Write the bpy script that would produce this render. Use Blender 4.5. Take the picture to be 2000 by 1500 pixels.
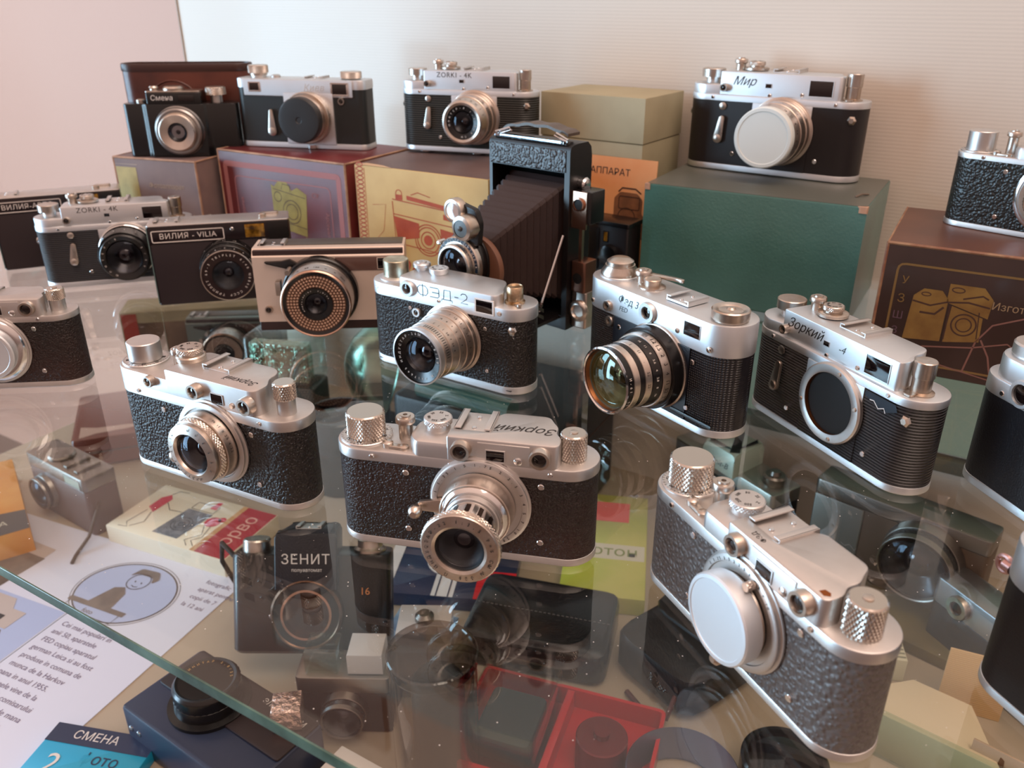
import bpy, bmesh, math, random
from math import sin, cos, pi, radians, sqrt
from mathutils import Vector, Matrix
random.seed(7)
S = 0.001                                   # everything below is written in millimetres
SC = bpy.context.scene
COL = SC.collection
for o in list(bpy.data.objects): bpy.data.objects.remove(o)

# ------------------------------------------------------------------ camera
cam = bpy.data.cameras.new('camera'); camo = bpy.data.objects.new('camera', cam); COL.objects.link(camo)
camo.location = (0, 0, .26108); camo.rotation_euler = (radians(90 - 25.102), 0, radians(31.25))
cam.sensor_width = 36; cam.lens = 36 * 1639.3 / 2000; cam.clip_start = .01; cam.clip_end = 50
cam.dof.use_dof = True; cam.dof.focus_distance = .47; cam.dof.aperture_fstop = 14
SC.camera = camo

# ------------------------------------------------------------------ light
w = bpy.data.worlds.new('world'); SC.world = w; w.use_nodes = True
wn = w.node_tree.nodes; wl = w.node_tree.links
bg = wn['Background']; bg.inputs[1].default_value = 1.5
tc = wn.new('ShaderNodeTexCoord'); sp = wn.new('ShaderNodeSeparateXYZ'); wl.new(tc.outputs['Generated'], sp.inputs[0])
rp = wn.new('ShaderNodeValToRGB'); mr = wn.new('ShaderNodeMapRange'); mr.inputs[1].default_value = -1; mr.inputs[2].default_value = 1
wl.new(sp.outputs[2], mr.inputs[0]); wl.new(mr.outputs[0], rp.inputs[0]); wl.new(rp.outputs[0], bg.inputs[0])
e = rp.color_ramp.elements                   # the room around the case: dark warm floor, dim walls, warm pale ceiling
e[0].position = .30; e[0].color = (.07, .036, .028, 1)
e[1].position = .92; e[1].color = (.66, .44, .36, 1)
m_ = e.new(.50); m_.color = (.19, .115, .095, 1)
m2 = e.new(.62); m2.color = (.42, .28, .235, 1)

def area(name, loc, target, sx, sy, power, col):
    l = bpy.data.lights.new(name, 'AREA'); l.shape = 'RECTANGLE'; l.size = sx * S; l.size_y = sy * S
    l.energy = power; l.color = col
    o = bpy.data.objects.new(name, l); COL.objects.link(o)
    o.location = Vector(loc) * S
    o.rotation_euler = (Vector(target) * S - o.location).to_track_quat('-Z', 'Y').to_euler()
    return o
area('window_light', (-2700, -1380, 50), (-400, 400, 0), 900, 1900, 84, (.50, .77, 1.0))
area('window_light', (-2900, -150, 520), (-200, 400, 20), 700, 1200, 30, (.45, .74, 1.0))
area('ceiling_light', (500, 100, 1900), (-250, 520, 0), 1300, 1300, 22, (1.0, .78, .66))

SC.view_settings.view_transform = 'Standard'; SC.view_settings.look = 'None'
SC.view_settings.exposure = 0.1; SC.view_settings.gamma = 1.0
SC.view_settings.use_curve_mapping = False

# ------------------------------------------------------------------ materials
MATS = {}
def _m(name):
    m = bpy.data.materials.new(name); m.use_nodes = True
    nt = m.node_tree; return m, nt.nodes, nt.links, nt.nodes['Principled BSDF']
def srgb(h):
    if isinstance(h, str):
        h = h.lstrip('#'); c = [int(h[i:i+2], 16) / 255 for i in (0, 2, 4)]
        return tuple(x / 12.92 if x < .04045 else ((x + .055) / 1.055) ** 2.4 for x in c)
    return h
def mat(name, col, rough=.5, metal=0., noise=0., nscale=300., bump=None, bstr=.3, bscale=900., coat=0., spec=.5, col2=None, csc=40., bdist=.0003):
    if name in MATS: return MATS[name]
    m, n, l, p = _m(name); c = srgb(col)
    p.inputs['Base Color'].default_value = (*c, 1); p.inputs['Roughness'].default_value = rough
    p.inputs['Metallic'].default_value = metal; p.inputs['Specular IOR Level'].default_value = spec
    if coat: p.inputs['Coat Weight'].default_value = coat; p.inputs['Coat Roughness'].default_value = .12
    t = n.new('ShaderNodeTexCoord')
    if noise or col2:
        nz = n.new('ShaderNodeTexNoise'); nz.inputs['Scale'].default_value = csc; nz.inputs['Detail'].default_value = 6
        l.new(t.outputs['Object'], nz.inputs['Vector'])
        r = n.new('ShaderNodeValToRGB'); r.color_ramp.elements[0].position = .38; r.color_ramp.elements[1].position = .68
        c2 = srgb(col2) if col2 else tuple(x * (1 - noise) for x in c)
        r.color_ramp.elements[0].color = (*c, 1); r.color_ramp.elements[1].color = (*c2, 1)
        l.new(nz.outputs[0], r.inputs[0]); l.new(r.outputs[0], p.inputs['Base Color'])
        if metal > .5:
            mp = n.new('ShaderNodeMapRange'); mp.inputs[3].default_value = rough - .06; mp.inputs[4].default_value = rough + .12
            l.new(nz.outputs[0], mp.inputs[0]); l.new(mp.outputs[0], p.inputs['Roughness'])
    if bump:
        b = n.new('ShaderNodeBump'); b.inputs['Strength'].default_value = bstr; b.inputs['Distance'].default_value = bdist
        if bump == 'pebble':
            v = n.new('ShaderNodeTexVoronoi'); v.feature = 'SMOOTH_F1'; v.inputs['Scale'].default_value = bscale
            nz2 = n.new('ShaderNodeTexNoise'); nz2.inputs['Scale'].default_value = bscale * .35
            mx = n.new('ShaderNodeVectorMath'); mx.operation = 'SCALE'; mx.inputs['Scale'].default_value = .0022
            ad = n.new('ShaderNodeVectorMath'); ad.operation = 'ADD'
            l.new(t.outputs['Object'], nz2.inputs['Vector']); l.new(nz2.outputs['Color'], mx.inputs[0])
            l.new(mx.outputs[0], ad.inputs[0]); l.new(t.outputs['Object'], ad.inputs[1]); l.new(ad.outputs[0], v.inputs['Vector'])
            b.invert = True; l.new(v.outputs['Distance'], b.inputs['Height'])
        elif bump == 'noise':
            v = n.new('ShaderNodeTexNoise'); v.inputs['Scale'].default_value = bscale; v.inputs['Detail'].default_value = 3
            l.new(t.outputs['Object'], v.inputs['Vector']); l.new(v.outputs[0], b.inputs['Height'])
        elif bump in ('ribz', 'ribx', 'weave'):
            v = n.new('ShaderNodeTexWave'); v.bands_direction = 'X' if bump == 'ribx' else 'Z'; v.inputs['Scale'].default_value = bscale
            l.new(t.outputs['Object'], v.inputs['Vector']); h = v.outputs['Fac']
            if bump == 'weave':
                v2 = n.new('ShaderNodeTexWave'); v2.bands_direction = 'X'; v2.inputs['Scale'].default_value = bscale
                l.new(t.outputs['Object'], v2.inputs['Vector'])
                mu = n.new('ShaderNodeMath'); mu.operation = 'MULTIPLY'; l.new(v.outputs['Fac'], mu.inputs[0]); l.new(v2.outputs['Fac'], mu.inputs[1]); h = mu.outputs[0]
            l.new(h, b.inputs['Height'])
        l.new(b.outputs[0], p.inputs['Normal'])
    MATS[name] = m; return m
def glassmat(name, tint=(.97, .99, .98), f0=.04, rough=0., gcol=(1, 1, 1)):
    """thin clear glass: straight-through transparency plus a Fresnel-weighted reflection"""
    if name in MATS: return MATS[name]
    m, n, l, p = _m(name); n.remove(p); out = n['Material Output']
    g = n.new('ShaderNodeNewGeometry'); d = n.new('ShaderNodeVectorMath'); d.operation = 'DOT_PRODUCT'
    l.new(g.outputs['Normal'], d.inputs[0]); l.new(g.outputs['Incoming'], d.inputs[1])
    def M(op, a, b=None):
        k = n.new('ShaderNodeMath'); k.operation = op
        for i, v in enumerate((a, b)):
            if v is None: continue
            if isinstance(v, (int, float)): k.inputs[i].default_value = v
            else: l.new(v, k.inputs[i])
        return k.outputs[0]
    c = M('ABSOLUTE', d.outputs['Value']); c = M('SUBTRACT', 1., c); c = M('POWER', c, 5.); c = M('MULTIPLY', c, 1 - f0); c = M('ADD', c, f0)
    tr = n.new('ShaderNodeBsdfTransparent'); tr.inputs[0].default_value = (*tint, 1)
    gl = n.new('ShaderNodeBsdfGlossy'); gl.inputs['Roughness'].default_value = rough; gl.inputs[0].default_value = (*gcol, 1)
    mx = n.new('ShaderNodeMixShader'); l.new(c, mx.inputs[0]); l.new(tr.outputs[0], mx.inputs[1]); l.new(gl.outputs[0], mx.inputs[2])
    l.new(mx.outputs[0], out.inputs[0]); MATS[name] = m; return m

CHROME = mat('satin_chrome', '#d6d3d0', .38, 1., noise=.12, csc=60)
CHROME2 = mat('worn_nickel', '#cfc8c0', .28, 1., col2='#b8a797', csc=90)
POLISH = mat('polished_chrome', '#dcdcdc', .12, 1.)
ALU = mat('brushed_aluminium', '#dde1e4', .40, 1., noise=.05, csc=50)
BRASSY = mat('aged_aluminium_barrel', '#d8cfc6', .27, 1., col2='#c6b7aa', csc=55)
CAPM = mat('anodised_cap', '#e3e8ec', .5, .85)
KNURL = mat('knurled_metal', '#c8c0b6', .24, 1.)
LEATH = mat('black_leatherette', '#151213', .42, bump='pebble', bscale=760, bstr=1., bdist=.0012)
LEATH_BIG = mat('coarse_grain_leatherette', '#585351', .4, bump='pebble', bscale=470, bstr=1., bdist=.0016)
LEATH_BR = mat('worn_black_leatherette', '#170e0d', .45, bump='pebble', bscale=950, bstr=1., bdist=.0009, col2='#2a130e', csc=28)
RIBBED = mat('ribbed_black_covering', '#1b1a1e', .38, bump='ribz', bscale=170, bstr=1., bdist=.0009)
WEAVE = mat('woven_black_covering', '#15141a', .34, bump='weave', bscale=190, bstr=1., bdist=.0009)
SMOOTHB = mat('fine_black_covering', '#191517', .42, bump='noise', bscale=1500, bstr=.25)
BLACK = mat('black_paint', '#0c0b0c', .25, spec=.5)
BLACKM = mat('matt_black', '#060506', .6)
BAKEL = mat('black_bakelite', '#121314', .22, bump='noise', bscale=900, bstr=.08)
DARKGL = mat('dark_window_glass', '#0d0608', .04, spec=.8)
LENSIN = mat('inner_element', '#12080a', .04, spec=.7)
LENSG = glassmat('coated_front_element', (.93, .93, .96), .02, 0., (.72, .82, 1.))
AMBER = glassmat('amber_front_element', (.86, .80, .55), .09, 0., (.75, .9, .8))
INK = mat('black_ink', '#1a1614', .6)
WINK = mat('white_lettering', '#d8d2cc', .5)

# ------------------------------------------------------------------ mesh helpers (millimetres)
def bmn(): return bmesh.new()
def link(name, bm, m, parent=None, smooth=38, loc=None, rot=None):
    bmesh.ops.remove_doubles(bm, verts=bm.verts, dist=1e-4)
    bmesh.ops.recalc_face_normals(bm, faces=bm.faces)
    for v in bm.verts: v.co *= S
    me = bpy.data.meshes.new(name); bm.to_mesh(me); bm.free()
    for p in me.polygons: p.use_smooth = True
    me.set_sharp_from_angle(angle=radians(smooth))
    o = bpy.data.objects.new(name, me); COL.objects.link(o)
    if m is not None:
        for k in (m if isinstance(m, (list, tuple)) else [m]): me.materials.append(k)
    if parent: o.parent = parent
    if loc: o.location = Vector(loc) * S
    if rot: o.rotation_euler = rot
    return o
def loft(bm, rings, cap0=True, cap1=True, closed=True, mi=0, kz=None):
    R = [[bm.verts.new(p) for p in r] for r in rings]
    n = len(R[0])
    for q, (a, b) in enumerate(zip(R, R[1:])):
        for i in range(n if closed else n - 1):
            j = (i + 1) % n
            if kz and kz[0] <= q < kz[1]:            # knurling: little pyramids, creased along their valleys
                if (q - kz[0] + i) % 2: bm.faces.new((a[i], a[j], b[i])); bm.faces.new((a[j], b[j], b[i]))
                else: bm.faces.new((a[i], a[j], b[j])); bm.faces.new((a[i], b[j], b[i]))
                continue
            try: f = bm.faces.new((a[i], a[j], b[j], b[i])); f.material_index = mi
            except ValueError: pass
    if cap0: f = bm.faces.new(R[0][::-1]); f.material_index = mi
    if cap1: f = bm.faces.new(R[-1]); f.material_index = mi
def offs(poly, d):
    """inset a CCW polygon by d (mitred)"""
    n = len(poly); out = []
    for i in range(n):
        p0, p1, p2 = Vector(poly[i-1]), Vector(poly[i]), Vector(poly[(i+1) % n])
        a = (p1 - p0); b = (p2 - p1)
        if a.length < 1e-6 or b.length < 1e-6: out.append(tuple(p1)); continue
        a.normalize(); b.normalize()
        na, nb = Vector((-a.y, a.x)), Vector((-b.y, b.x)); k = na + nb
        if k.length < 1e-6: out.append(tuple(p1 + na * d)); continue
        k.normalize(); c = max(.4, k.dot(na)); out.append(tuple(p1 + k * (d / c)))
    return out
def fillet(pts, rad, seg=4):
    n = len(pts); out = []
    for i in range(n):
        r = rad[i] if isinstance(rad, (list, tuple)) else rad
        p0, p1, p2 = Vector(pts[i-1]), Vector(pts[i]), Vector(pts[(i+1) % n])
        if r <= 0: out.append(tuple(p1)); continue
        a = (p0 - p1); b = (p2 - p1); r_ = min(r, a.length * .49, b.length * .49)
        A = p1 + a.normalized() * r_; B = p1 + b.normalized() * r_
        for k in range(seg + 1):
            t = k / seg; out.append(tuple((1-t)**2 * A + 2*t*(1-t) * p1 + t*t * B))
    return out
def prism(bm, poly, z0, z1, ch=.5, ch0=0., fn=None, mi=0):
    """poly in local XY, extruded along z; fn maps (x,y,z) afterwards"""
    fn = fn or (lambda x, y, z: (x, y, z)); R = []
    def ring(pl, z): R.append([fn(x, y, z) for x, y in pl])
    if ch0: ring(offs(poly, ch0), z0); ring(poly, z0 + ch0)
    else: ring(poly, z0)
    if ch:
        ring(poly, z1 - ch); ring(offs(poly, ch * .3), z1 - ch * .3); ring(offs(poly, ch), z1)
    else: ring(poly, z1)
    loft(bm, R, mi=mi)
def rrect(x0, x1, y0, y1, r=1., seg=3): return fillet([(x0, y0), (x1, y0), (x1, y1), (x0, y1)], r, seg) if r else [(x0, y0), (x1, y0), (x1, y1), (x0, y1)]
def stad(W, D, r=None, seg=10, sx=0):
    r = D / 2 if r is None else r; out = []
    for cx, cy, a0 in ((W/2 - r, -D/2 + r, -90), (W/2 - r, D/2 - r, 0), (-W/2 + r, D/2 - r, 90), (-W/2 + r, -D/2 + r, 180)):
        for k in range(seg + 1):
            a = radians(a0 + 90 * k / seg); out.append((cx + r * cos(a) + sx, cy + r * sin(a)))
    q = []
    for p in out:
        if not q or (Vector(p) - Vector(q[-1])).length > 1e-3: q.append(p)
    if (Vector(q[0]) - Vector(q[-1])).length < 1e-3: q.pop()
    return q
def box(bm, x0, x1, y0, y1, z0, z1, ch=.4, r=0., mi=0):
    prism(bm, rrect(x0, x1, y0, y1, r), z0, z1, ch, ch if ch else 0, mi=mi)
ZAX = lambda c: (lambda x, y, z: (c[0] + x, c[1] + y, c[2] + z))
YAX = lambda c: (lambda x, y, z: (c[0] + x, c[1] - z, c[2] + y))      # grows towards -Y (out of a camera's front)
XAX = lambda c: (lambda x, y, z: (c[0] + z, c[1] + x, c[2] + y))
def lathe(bm, prof, fn, n=40, knurl=None, cap0=True, cap1=True, mi=0, ph=0):
    """prof: list of (radius, height); knurl=(i0,i1,amp,rows) knurls between two profile points"""
    R = []; kz = None
    for i, (r, h) in enumerate(prof):
        R.append([fn(r * cos(2*pi*k/n + ph), r * sin(2*pi*k/n + ph), h) for k in range(n)])
        if knurl and i == knurl[0]:
            r2, h2 = prof[i+1]; rows = knurl[2]; kz = (len(R), len(R) + rows)
            for j in range(rows + 1):
                t = (j + .25) / (rows + .5); hh = h + (h2 - h) * t; rr = r + (r2 - r) * t
                R.append([fn((rr + (knurl[1] if (j + k) % 2 else 0)) * cos(2*pi*k/n), (rr + (knurl[1] if (j + k) % 2 else 0)) * sin(2*pi*k/n), hh) for k in range(n)])
    loft(bm, R, cap0, cap1, mi=mi, kz=kz)
def part_lathe(name, prof, fn, m, parent, n=40, knurl=None, **k):
    bm = bmn(); lathe(bm, prof, fn, n, knurl, **k); return link(name, bm, m, parent, smooth=(12 if knurl else 35))
def tube(bm, pts, r, n=8, mi=0):
    P = [Vector(p) for p in pts]; R = []
    for i, p in enumerate(P):
        t = (P[min(i+1, len(P)-1)] - P[max(i-1, 0)]).normalized()
        up = Vector((0, 0, 1)) if abs(t.z) < .9 else Vector((1, 0, 0))
        a = t.cross(up).normalized(); b = t.cross(a)
        rr = r[i] if isinstance(r, (list, tuple)) else r
        R.append([tuple(p + rr * (cos(2*pi*k/n) * a + sin(2*pi*k/n) * b)) for k in range(n)])
    loft(bm, R, mi=mi)
def ribbon(bm, pts, wd, th=.25, z=0, closed=False, mi=0):
    """a flat printed line in the local XY plane"""
    P = [Vector(p) for p in pts]; n = len(P); A = []; B = []
    for i in range(n):
        if closed: t = P[(i+1) % n] - P[i-1]
        else: t = P[min(i+1, n-1)] - P[max(i-1, 0)]
        t.normalize(); nn = Vector((-t.y, t.x)) * wd / 2
        A.append(P[i] + nn); B.append(P[i] - nn)
    va = [bm.verts.new((*a, z + th)) for a in A]; vb = [bm.verts.new((*b, z + th)) for b in B]
    for i in range(n if closed else n - 1):
        j = (i + 1) % n; f = bm.faces.new((vb[i], vb[j], va[j], va[i])); f.material_index = mi
def circ(cx, cy, r, n=32, ry=None): return [(cx + r * cos(2*pi*k/n), cy + (ry or r) * sin(2*pi*k/n)) for k in range(n)]
def plate(bm, poly, z=0, th=.25, mi=0):
    f = bm.faces.new([bm.verts.new((x, y, z + th)) for x, y in poly]); f.material_index = mi
def glyphs(txt, size, shear=0., align='CENTER', space=1.):
    c = bpy.data.curves.new('t', 'FONT'); c.body = txt; c.size = size * S; c.shear = shear
    c.align_x = align; c.align_y = 'CENTER'; c.space_character = space; c.resolution_u = 3; c.extrude = .00004
    o = bpy.data.objects.new('t', c); COL.objects.link(o)
    dg = bpy.context.evaluated_depsgraph_get(); me = bpy.data.meshes.new_from_object(o.evaluated_get(dg))
    bpy.data.objects.remove(o); bpy.data.curves.remove(c); return me
FRONT = (pi/2, 0, 0)                         # text that faces -Y
def text(parent, txt, size, loc, rot=FRONT, m=None, shear=0., name='lettering', align='CENTER', space=1.):
    me = glyphs(txt, size, shear, align, space); me.name = name; me.materials.clear(); me.materials.append(m or INK)
    o = bpy.data.objects.new(name, me); COL.objects.link(o); o.parent = parent
    o.location = Vector(loc) * S; o.rotation_euler = rot; return o
def ringtext(parent, txt, size, r, c, m, a0, a1, name='lettering', fn='Y'):
    """letters around a lens ring, tops outwards; angles in degrees, clockwise from a0 to a1"""
    bm = bmn(); n = len(txt)
    for i, ch in enumerate(txt):
        if ch == ' ': continue
        a = radians(a0 + (a1 - a0) * (i + .5) / n)
        me = glyphs(ch, size); M = Matrix.Translation(Vector(c) * S)
        if fn == 'Y': M = M @ Matrix.Rotation(pi/2, 4, 'X')
        M = M @ Matrix.Translation((r * S * cos(a), r * S * sin(a), 0)) @ Matrix.Rotation(a - pi/2, 4, 'Z')
        me.transform(M); bm.from_mesh(me); bpy.data.meshes.remove(me)
    me = bpy.data.meshes.new(name); bm.to_mesh(me); bm.free(); me.materials.append(m)
    o = bpy.data.objects.new(name, me); COL.objects.link(o); o.parent = parent; return o
def thing(name, label, cat, x, y, z=0, yaw=0, group=None, scale=1., rot=None):
    o = bpy.data.objects.new(name, None); COL.objects.link(o); o.empty_display_size = .01
    o.location = (x * S, y * S, z * S); o.rotation_euler = rot if rot else (0, 0, radians(yaw)); o.scale = (scale,) * 3
    o['label'] = label; o['category'] = cat
    if group: o['group'] = group
    return o
def tag(o, label, cat, group=None):
    o['label'] = label; o['category'] = cat
    if group: o['group'] = group
    return o
# ------------------------------------------------------------------ camera parts
def screw(p, c, r=1.5, m=None, fn=YAX):
    bm = bmn(); lathe(bm, [(r, 0), (r, .5), (r * .8, .8)], fn(c), 14)
    return link('screw', bm, m or POLISH, p)
def body(p, W, D, hb, H2, H, cover, chrome, cr=None):
    bm = bmn(); prism(bm, stad(W - .8, D - .8, None if cr is None else cr), hb - .5, H2 + .5, 0, 0); link('leatherette', bm, cover, p)
    bm = bmn(); prism(bm, stad(W, D, cr), 0, hb, .5, .7); link('bottom_plate', bm, chrome, p)
    bm = bmn(); prism(bm, stad(W, D, cr), H2, H, .9, .3); link('top_plate', bm, chrome, p)
def knob(p, name, c, r, z0, z1, m, skirt=None, kn=True, n=72, hexa=False):
    bm = bmn(); pr = []
    if skirt: pr += [(skirt[0], z0), (skirt[0], z0 + skirt[1])]; zz = z0 + skirt[1]
    else: zz = z0
    pr += [(r, zz), (r, z1 - .5), (r - .5, z1)]
    lathe(bm, pr, ZAX((c[0], c[1], 0)), n, knurl=((2 if skirt else 0), .5, 9 if z1 - z0 > 11 else 6) if kn else None)
    return link(name, bm, m, p, smooth=12 if kn else 35)
def disc(p, c, r, z, m=None, name='film_counter_disc', marks=True, size=2.6, nums=('5','10','15','20','25','30','35')):
    o = part_lathe(name, [(r, z), (r, z + .8), (r - .5, z + 1.2)], ZAX((c[0], c[1], 0)), m or CHROME, p, 48)
    if marks:
        bm = bmn()
        for k in range(36):
            a = 2*pi*k/36; d = Vector((cos(a), sin(a)))
            ribbon(bm, [d * (r - 1.5) + Vector(c), d * (r - .4) + Vector(c)], .25, .06, z + 1.2)
        link('scale_marks', bm, INK, o)
        for k, t in enumerate(nums):
            a = -pi/2 + (k - len(nums)/2 + .5) * .72
            text(o, t, size, (c[0] + (r - 2.9) * cos(a), c[1] + (r - 2.9) * sin(a), z + 1.28), (0, 0, a + pi/2), INK)
    return o
def button(p, c, z0, z1, r=4.5, m=None):
    return part_lathe('shutter_button', [(r*.8, z0), (r*.8, z1 - 4), (r*1.1, z1 - 3), (r*1.1, z1 - .8), (r, z1), (r*.62, z1), (r*.58, z1 + .9), (r*.25, z1 + .9), (r*.2, z1 - 1)], ZAX((c[0], c[1], 0)), m or CHROME2, p, 28, knurl=None)
def dial(p, c, r, z0, z1, m=None, base=None, nums=('Z','25','50','100','250','500'), kn=True):
    pr = [(r*.9, z0), (r*.9, z1 - 3.2), (r, z1 - 3), (r, z1 - .3), (r - .4, z1)]
    bm = bmn(); lathe(bm, pr, ZAX((c[0], c[1], 0)), 60, knurl=(2, .25, 3) if kn else None)
    o = link('speed_dial', bm, m or CHROME, p, smooth=25)
    if base: part_lathe('dial_skirt', [(base, z0), (base, z0 + 1.6), (base - 1.2, z0 + 2.2)], ZAX((c[0], c[1], 0)), m or CHROME, p)
    for k, t in enumerate(nums):
        a = 2*pi*k/len(nums) + .4
        text(o, t, 2.1, (c[0] + r*.62*cos(a), c[1] + r*.62*sin(a), z1 + .06), (0, 0, a - pi/2), INK)
    return o
def shoe(p, x0, x1, y0, y1, z, m, h=2.6, w=3.6):
    bm = bmn(); box(bm, x0, x1, y0, y1, z - 1, z + .5, .2)
    for a, b in ((x0, x0 + w), (x1 - w, x1)):
        box(bm, a, b, y0, y1, z + h - .9, z + h, .3)
        xs = (a, a + .8) if a == x0 else (b - .8, b); box(bm, xs[0], xs[1], y0, y1, z, z + h, .2)
    o = link('accessory_shoe', bm, m, p, smooth=30)
    for yy in (y0 + 4, y1 - 5): screw(o, ((x0 + x1)/2, yy, z + .4), 1.2, POLISH, ZAX)
    return o
def rwin(p, c, r=5., h=4., m=None, ri=None, name='rangefinder_window'):
    ri = ri or r * .62
    o = part_lathe(name, [(r, -.3), (r, h*.6), (r*.93, h), (ri + .3, h), (ri, h - 1.2)], YAX(c), m or CHROME2, p, 36, cap1=False)
    part_lathe('window_glass', [(ri + .1, h - 1.3), (ri*.7, h - .9), (.4, h - .7)], YAX(c), DARKGL, o, 30)
    return o
def vwin(p, x0, x1, z0, z1, y, frame=None, fw=.7, glass=None, name='viewfinder_window', d=.5):
    """rectangular window on the front plane y"""
    g = bmn(); box(g, x0, x1, y - .25, y + .8, z0, z1, .1)
    o = link(name, g, glass or DARKGL, p)
    f = bmn()
    for a in ((x0 - fw, x1 + fw, z1, z1 + fw), (x0 - fw, x1 + fw, z0 - fw, z0), (x0 - fw, x0, z0, z1), (x1, x1 + fw, z0, z1)):
        box(f, a[0], a[1], y - d, y + .5, a[2], a[3], .15)
    link('window_frame', f, frame or CHROME, o)
    return o
def lens_core(p, c, y, r, body_m=None, glass=None, deep=7, inner=.5, ring_m=None):
    """the recessed front of a lens: black stepped cone, an inner element and the curved front glass; y = how far it stands out of plane c"""
    prof = [(r, y)]
    k = 4
    for i in range(k):
        rr = r - (r - r*inner) * (i + 1) / k; hh = y - deep * (i + 1) / k
        prof += [(rr + (r - r*inner)/k*.2, hh + deep/k*.1), (rr, hh)]
    a = part_lathe('lens_cone', prof, YAX(c), body_m or BLACK, p, 40, cap0=False, cap1=False)
    ri = r * inner
    part_lathe('inner_element', [(ri*sin(1.2*q)/sin(1.2), y - deep + ri*.8*(cos(1.2*q) - cos(1.2))) for q in (1, .88, .76, .64, .52, .4, .28, .16, .03)] , YAX(c), LENSIN, p, 32, cap0=False)
    part_lathe('front_glass', [(r*sin(1.02*q)/sin(1.02), y - 1.2 + r*.62*(cos(1.02*q) - cos(1.02))) for q in (1, .9, .8, .7, .6, .5, .4, .3, .2, .1, .02)], YAX(c), glass or LENSG, p, 40, cap0=False)
def barrel(p, c, segs, name='lens_barrel'):
    """segs: list of (r0, y0, r1, y1, material, knurl, partname)"""
    out = []
    for s in segs:
        r0, y0, r1, y1, m = s[:5]; kn = s[5] if len(s) > 5 else None; nm = s[6] if len(s) > 6 else name
        pr = [(r0 - .4, y0), (r0, y0 + .35), (r1, y1 - .35), (r1 - .5, y1)]
        bm = bmn(); i_ = segs.index(s)
        if i_ == len(segs) - 1: pr = pr[:3] + [(r1 - .5, y1), (r1 - 1.6, y1 - .6)]
        else: pr = pr + [(min(segs[i_+1][0] - .9, r1 - .9), y1)]
        pr = [(min(segs[i_-1][2] - .9, r0 - .9) if i_ else r0 - 1.4, y0)] + pr
        lathe(bm, pr, YAX(c), 96 if kn else 48, knurl=(2, .4, kn) if kn else None, cap0=False, cap1=False)
        out.append(link(nm, bm, m, p, smooth=12 if kn else 35))
    return out
def scale_on(p, c, r, y, txts, size=1.9, a0=60, a1=5, m=None):
    """engraved figures running round a barrel at distance y in front of plane c, read from the side"""
    bm = bmn(); n = len(txts)
    for i, t in enumerate(txts):
        a = radians(a0 + (a1 - a0) * i / max(1, n - 1))
        me = glyphs(t, size)
        M = Matrix.Translation((c[0]*S, c[1]*S, c[2]*S)) @ Matrix.Rotation(-(a - pi/2), 4, 'Y') @ Matrix.Translation((0, -y*S, (r + .06)*S))
        me.transform(M); bm.from_mesh(me); bpy.data.meshes.remove(me)
    me = bpy.data.meshes.new('engraved_scale'); bm.to_mesh(me); bm.free(); me.materials.append(m or INK)
    o = bpy.data.objects.new('engraved_scale', me); COL.objects.link(o); o.parent = p; return o
def lever(p, a, b, r0, r1, th, m, y, name='self_timer_lever'):
    bm = bmn(); A = Vector(a); B = Vector(b); d = (B - A).normalized(); nn = Vector((-d.y, d.x)); pl = []
    an = math.atan2(d.y, d.x)
    for k in range(9): t = an + pi/2 + pi*k/8; pl.append((A.x + r0*cos(t), A.y + r0*sin(t)))
    for k in range(9): t = an - pi/2 + pi*k/8; pl.append((B.x + r1*cos(t), B.y + r1*sin(t)))
    prism(bm, pl, 0, th, .4, 0, YAX((0, y, 0)))
    lathe(bm, [(r1*.8, th), (r1*.8, th + .8), (r1*.5, th + 1.3)], YAX((B.x, y, B.y)), 18)
    return link(name, bm, m, p)
def lug(p, c, m=None, r=3.2):
    bm = bmn(); lathe(bm, [(2.4, -1), (2.4, 1.2), (1.4, 1.8)], XAX(c), 16)
    tube(bm, [(c[0] + 1.6 * (1 if c[0] > 0 else -1) , c[1] + r*cos(t), c[2] - 1.5 + r*sin(t)) for t in [2*pi*k/16 for k in range(17)]], .55, 6)
    return link('strap_lug', bm, m or POLISH, p)
RFG = 'vintage cameras on the glass shelf'
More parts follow.
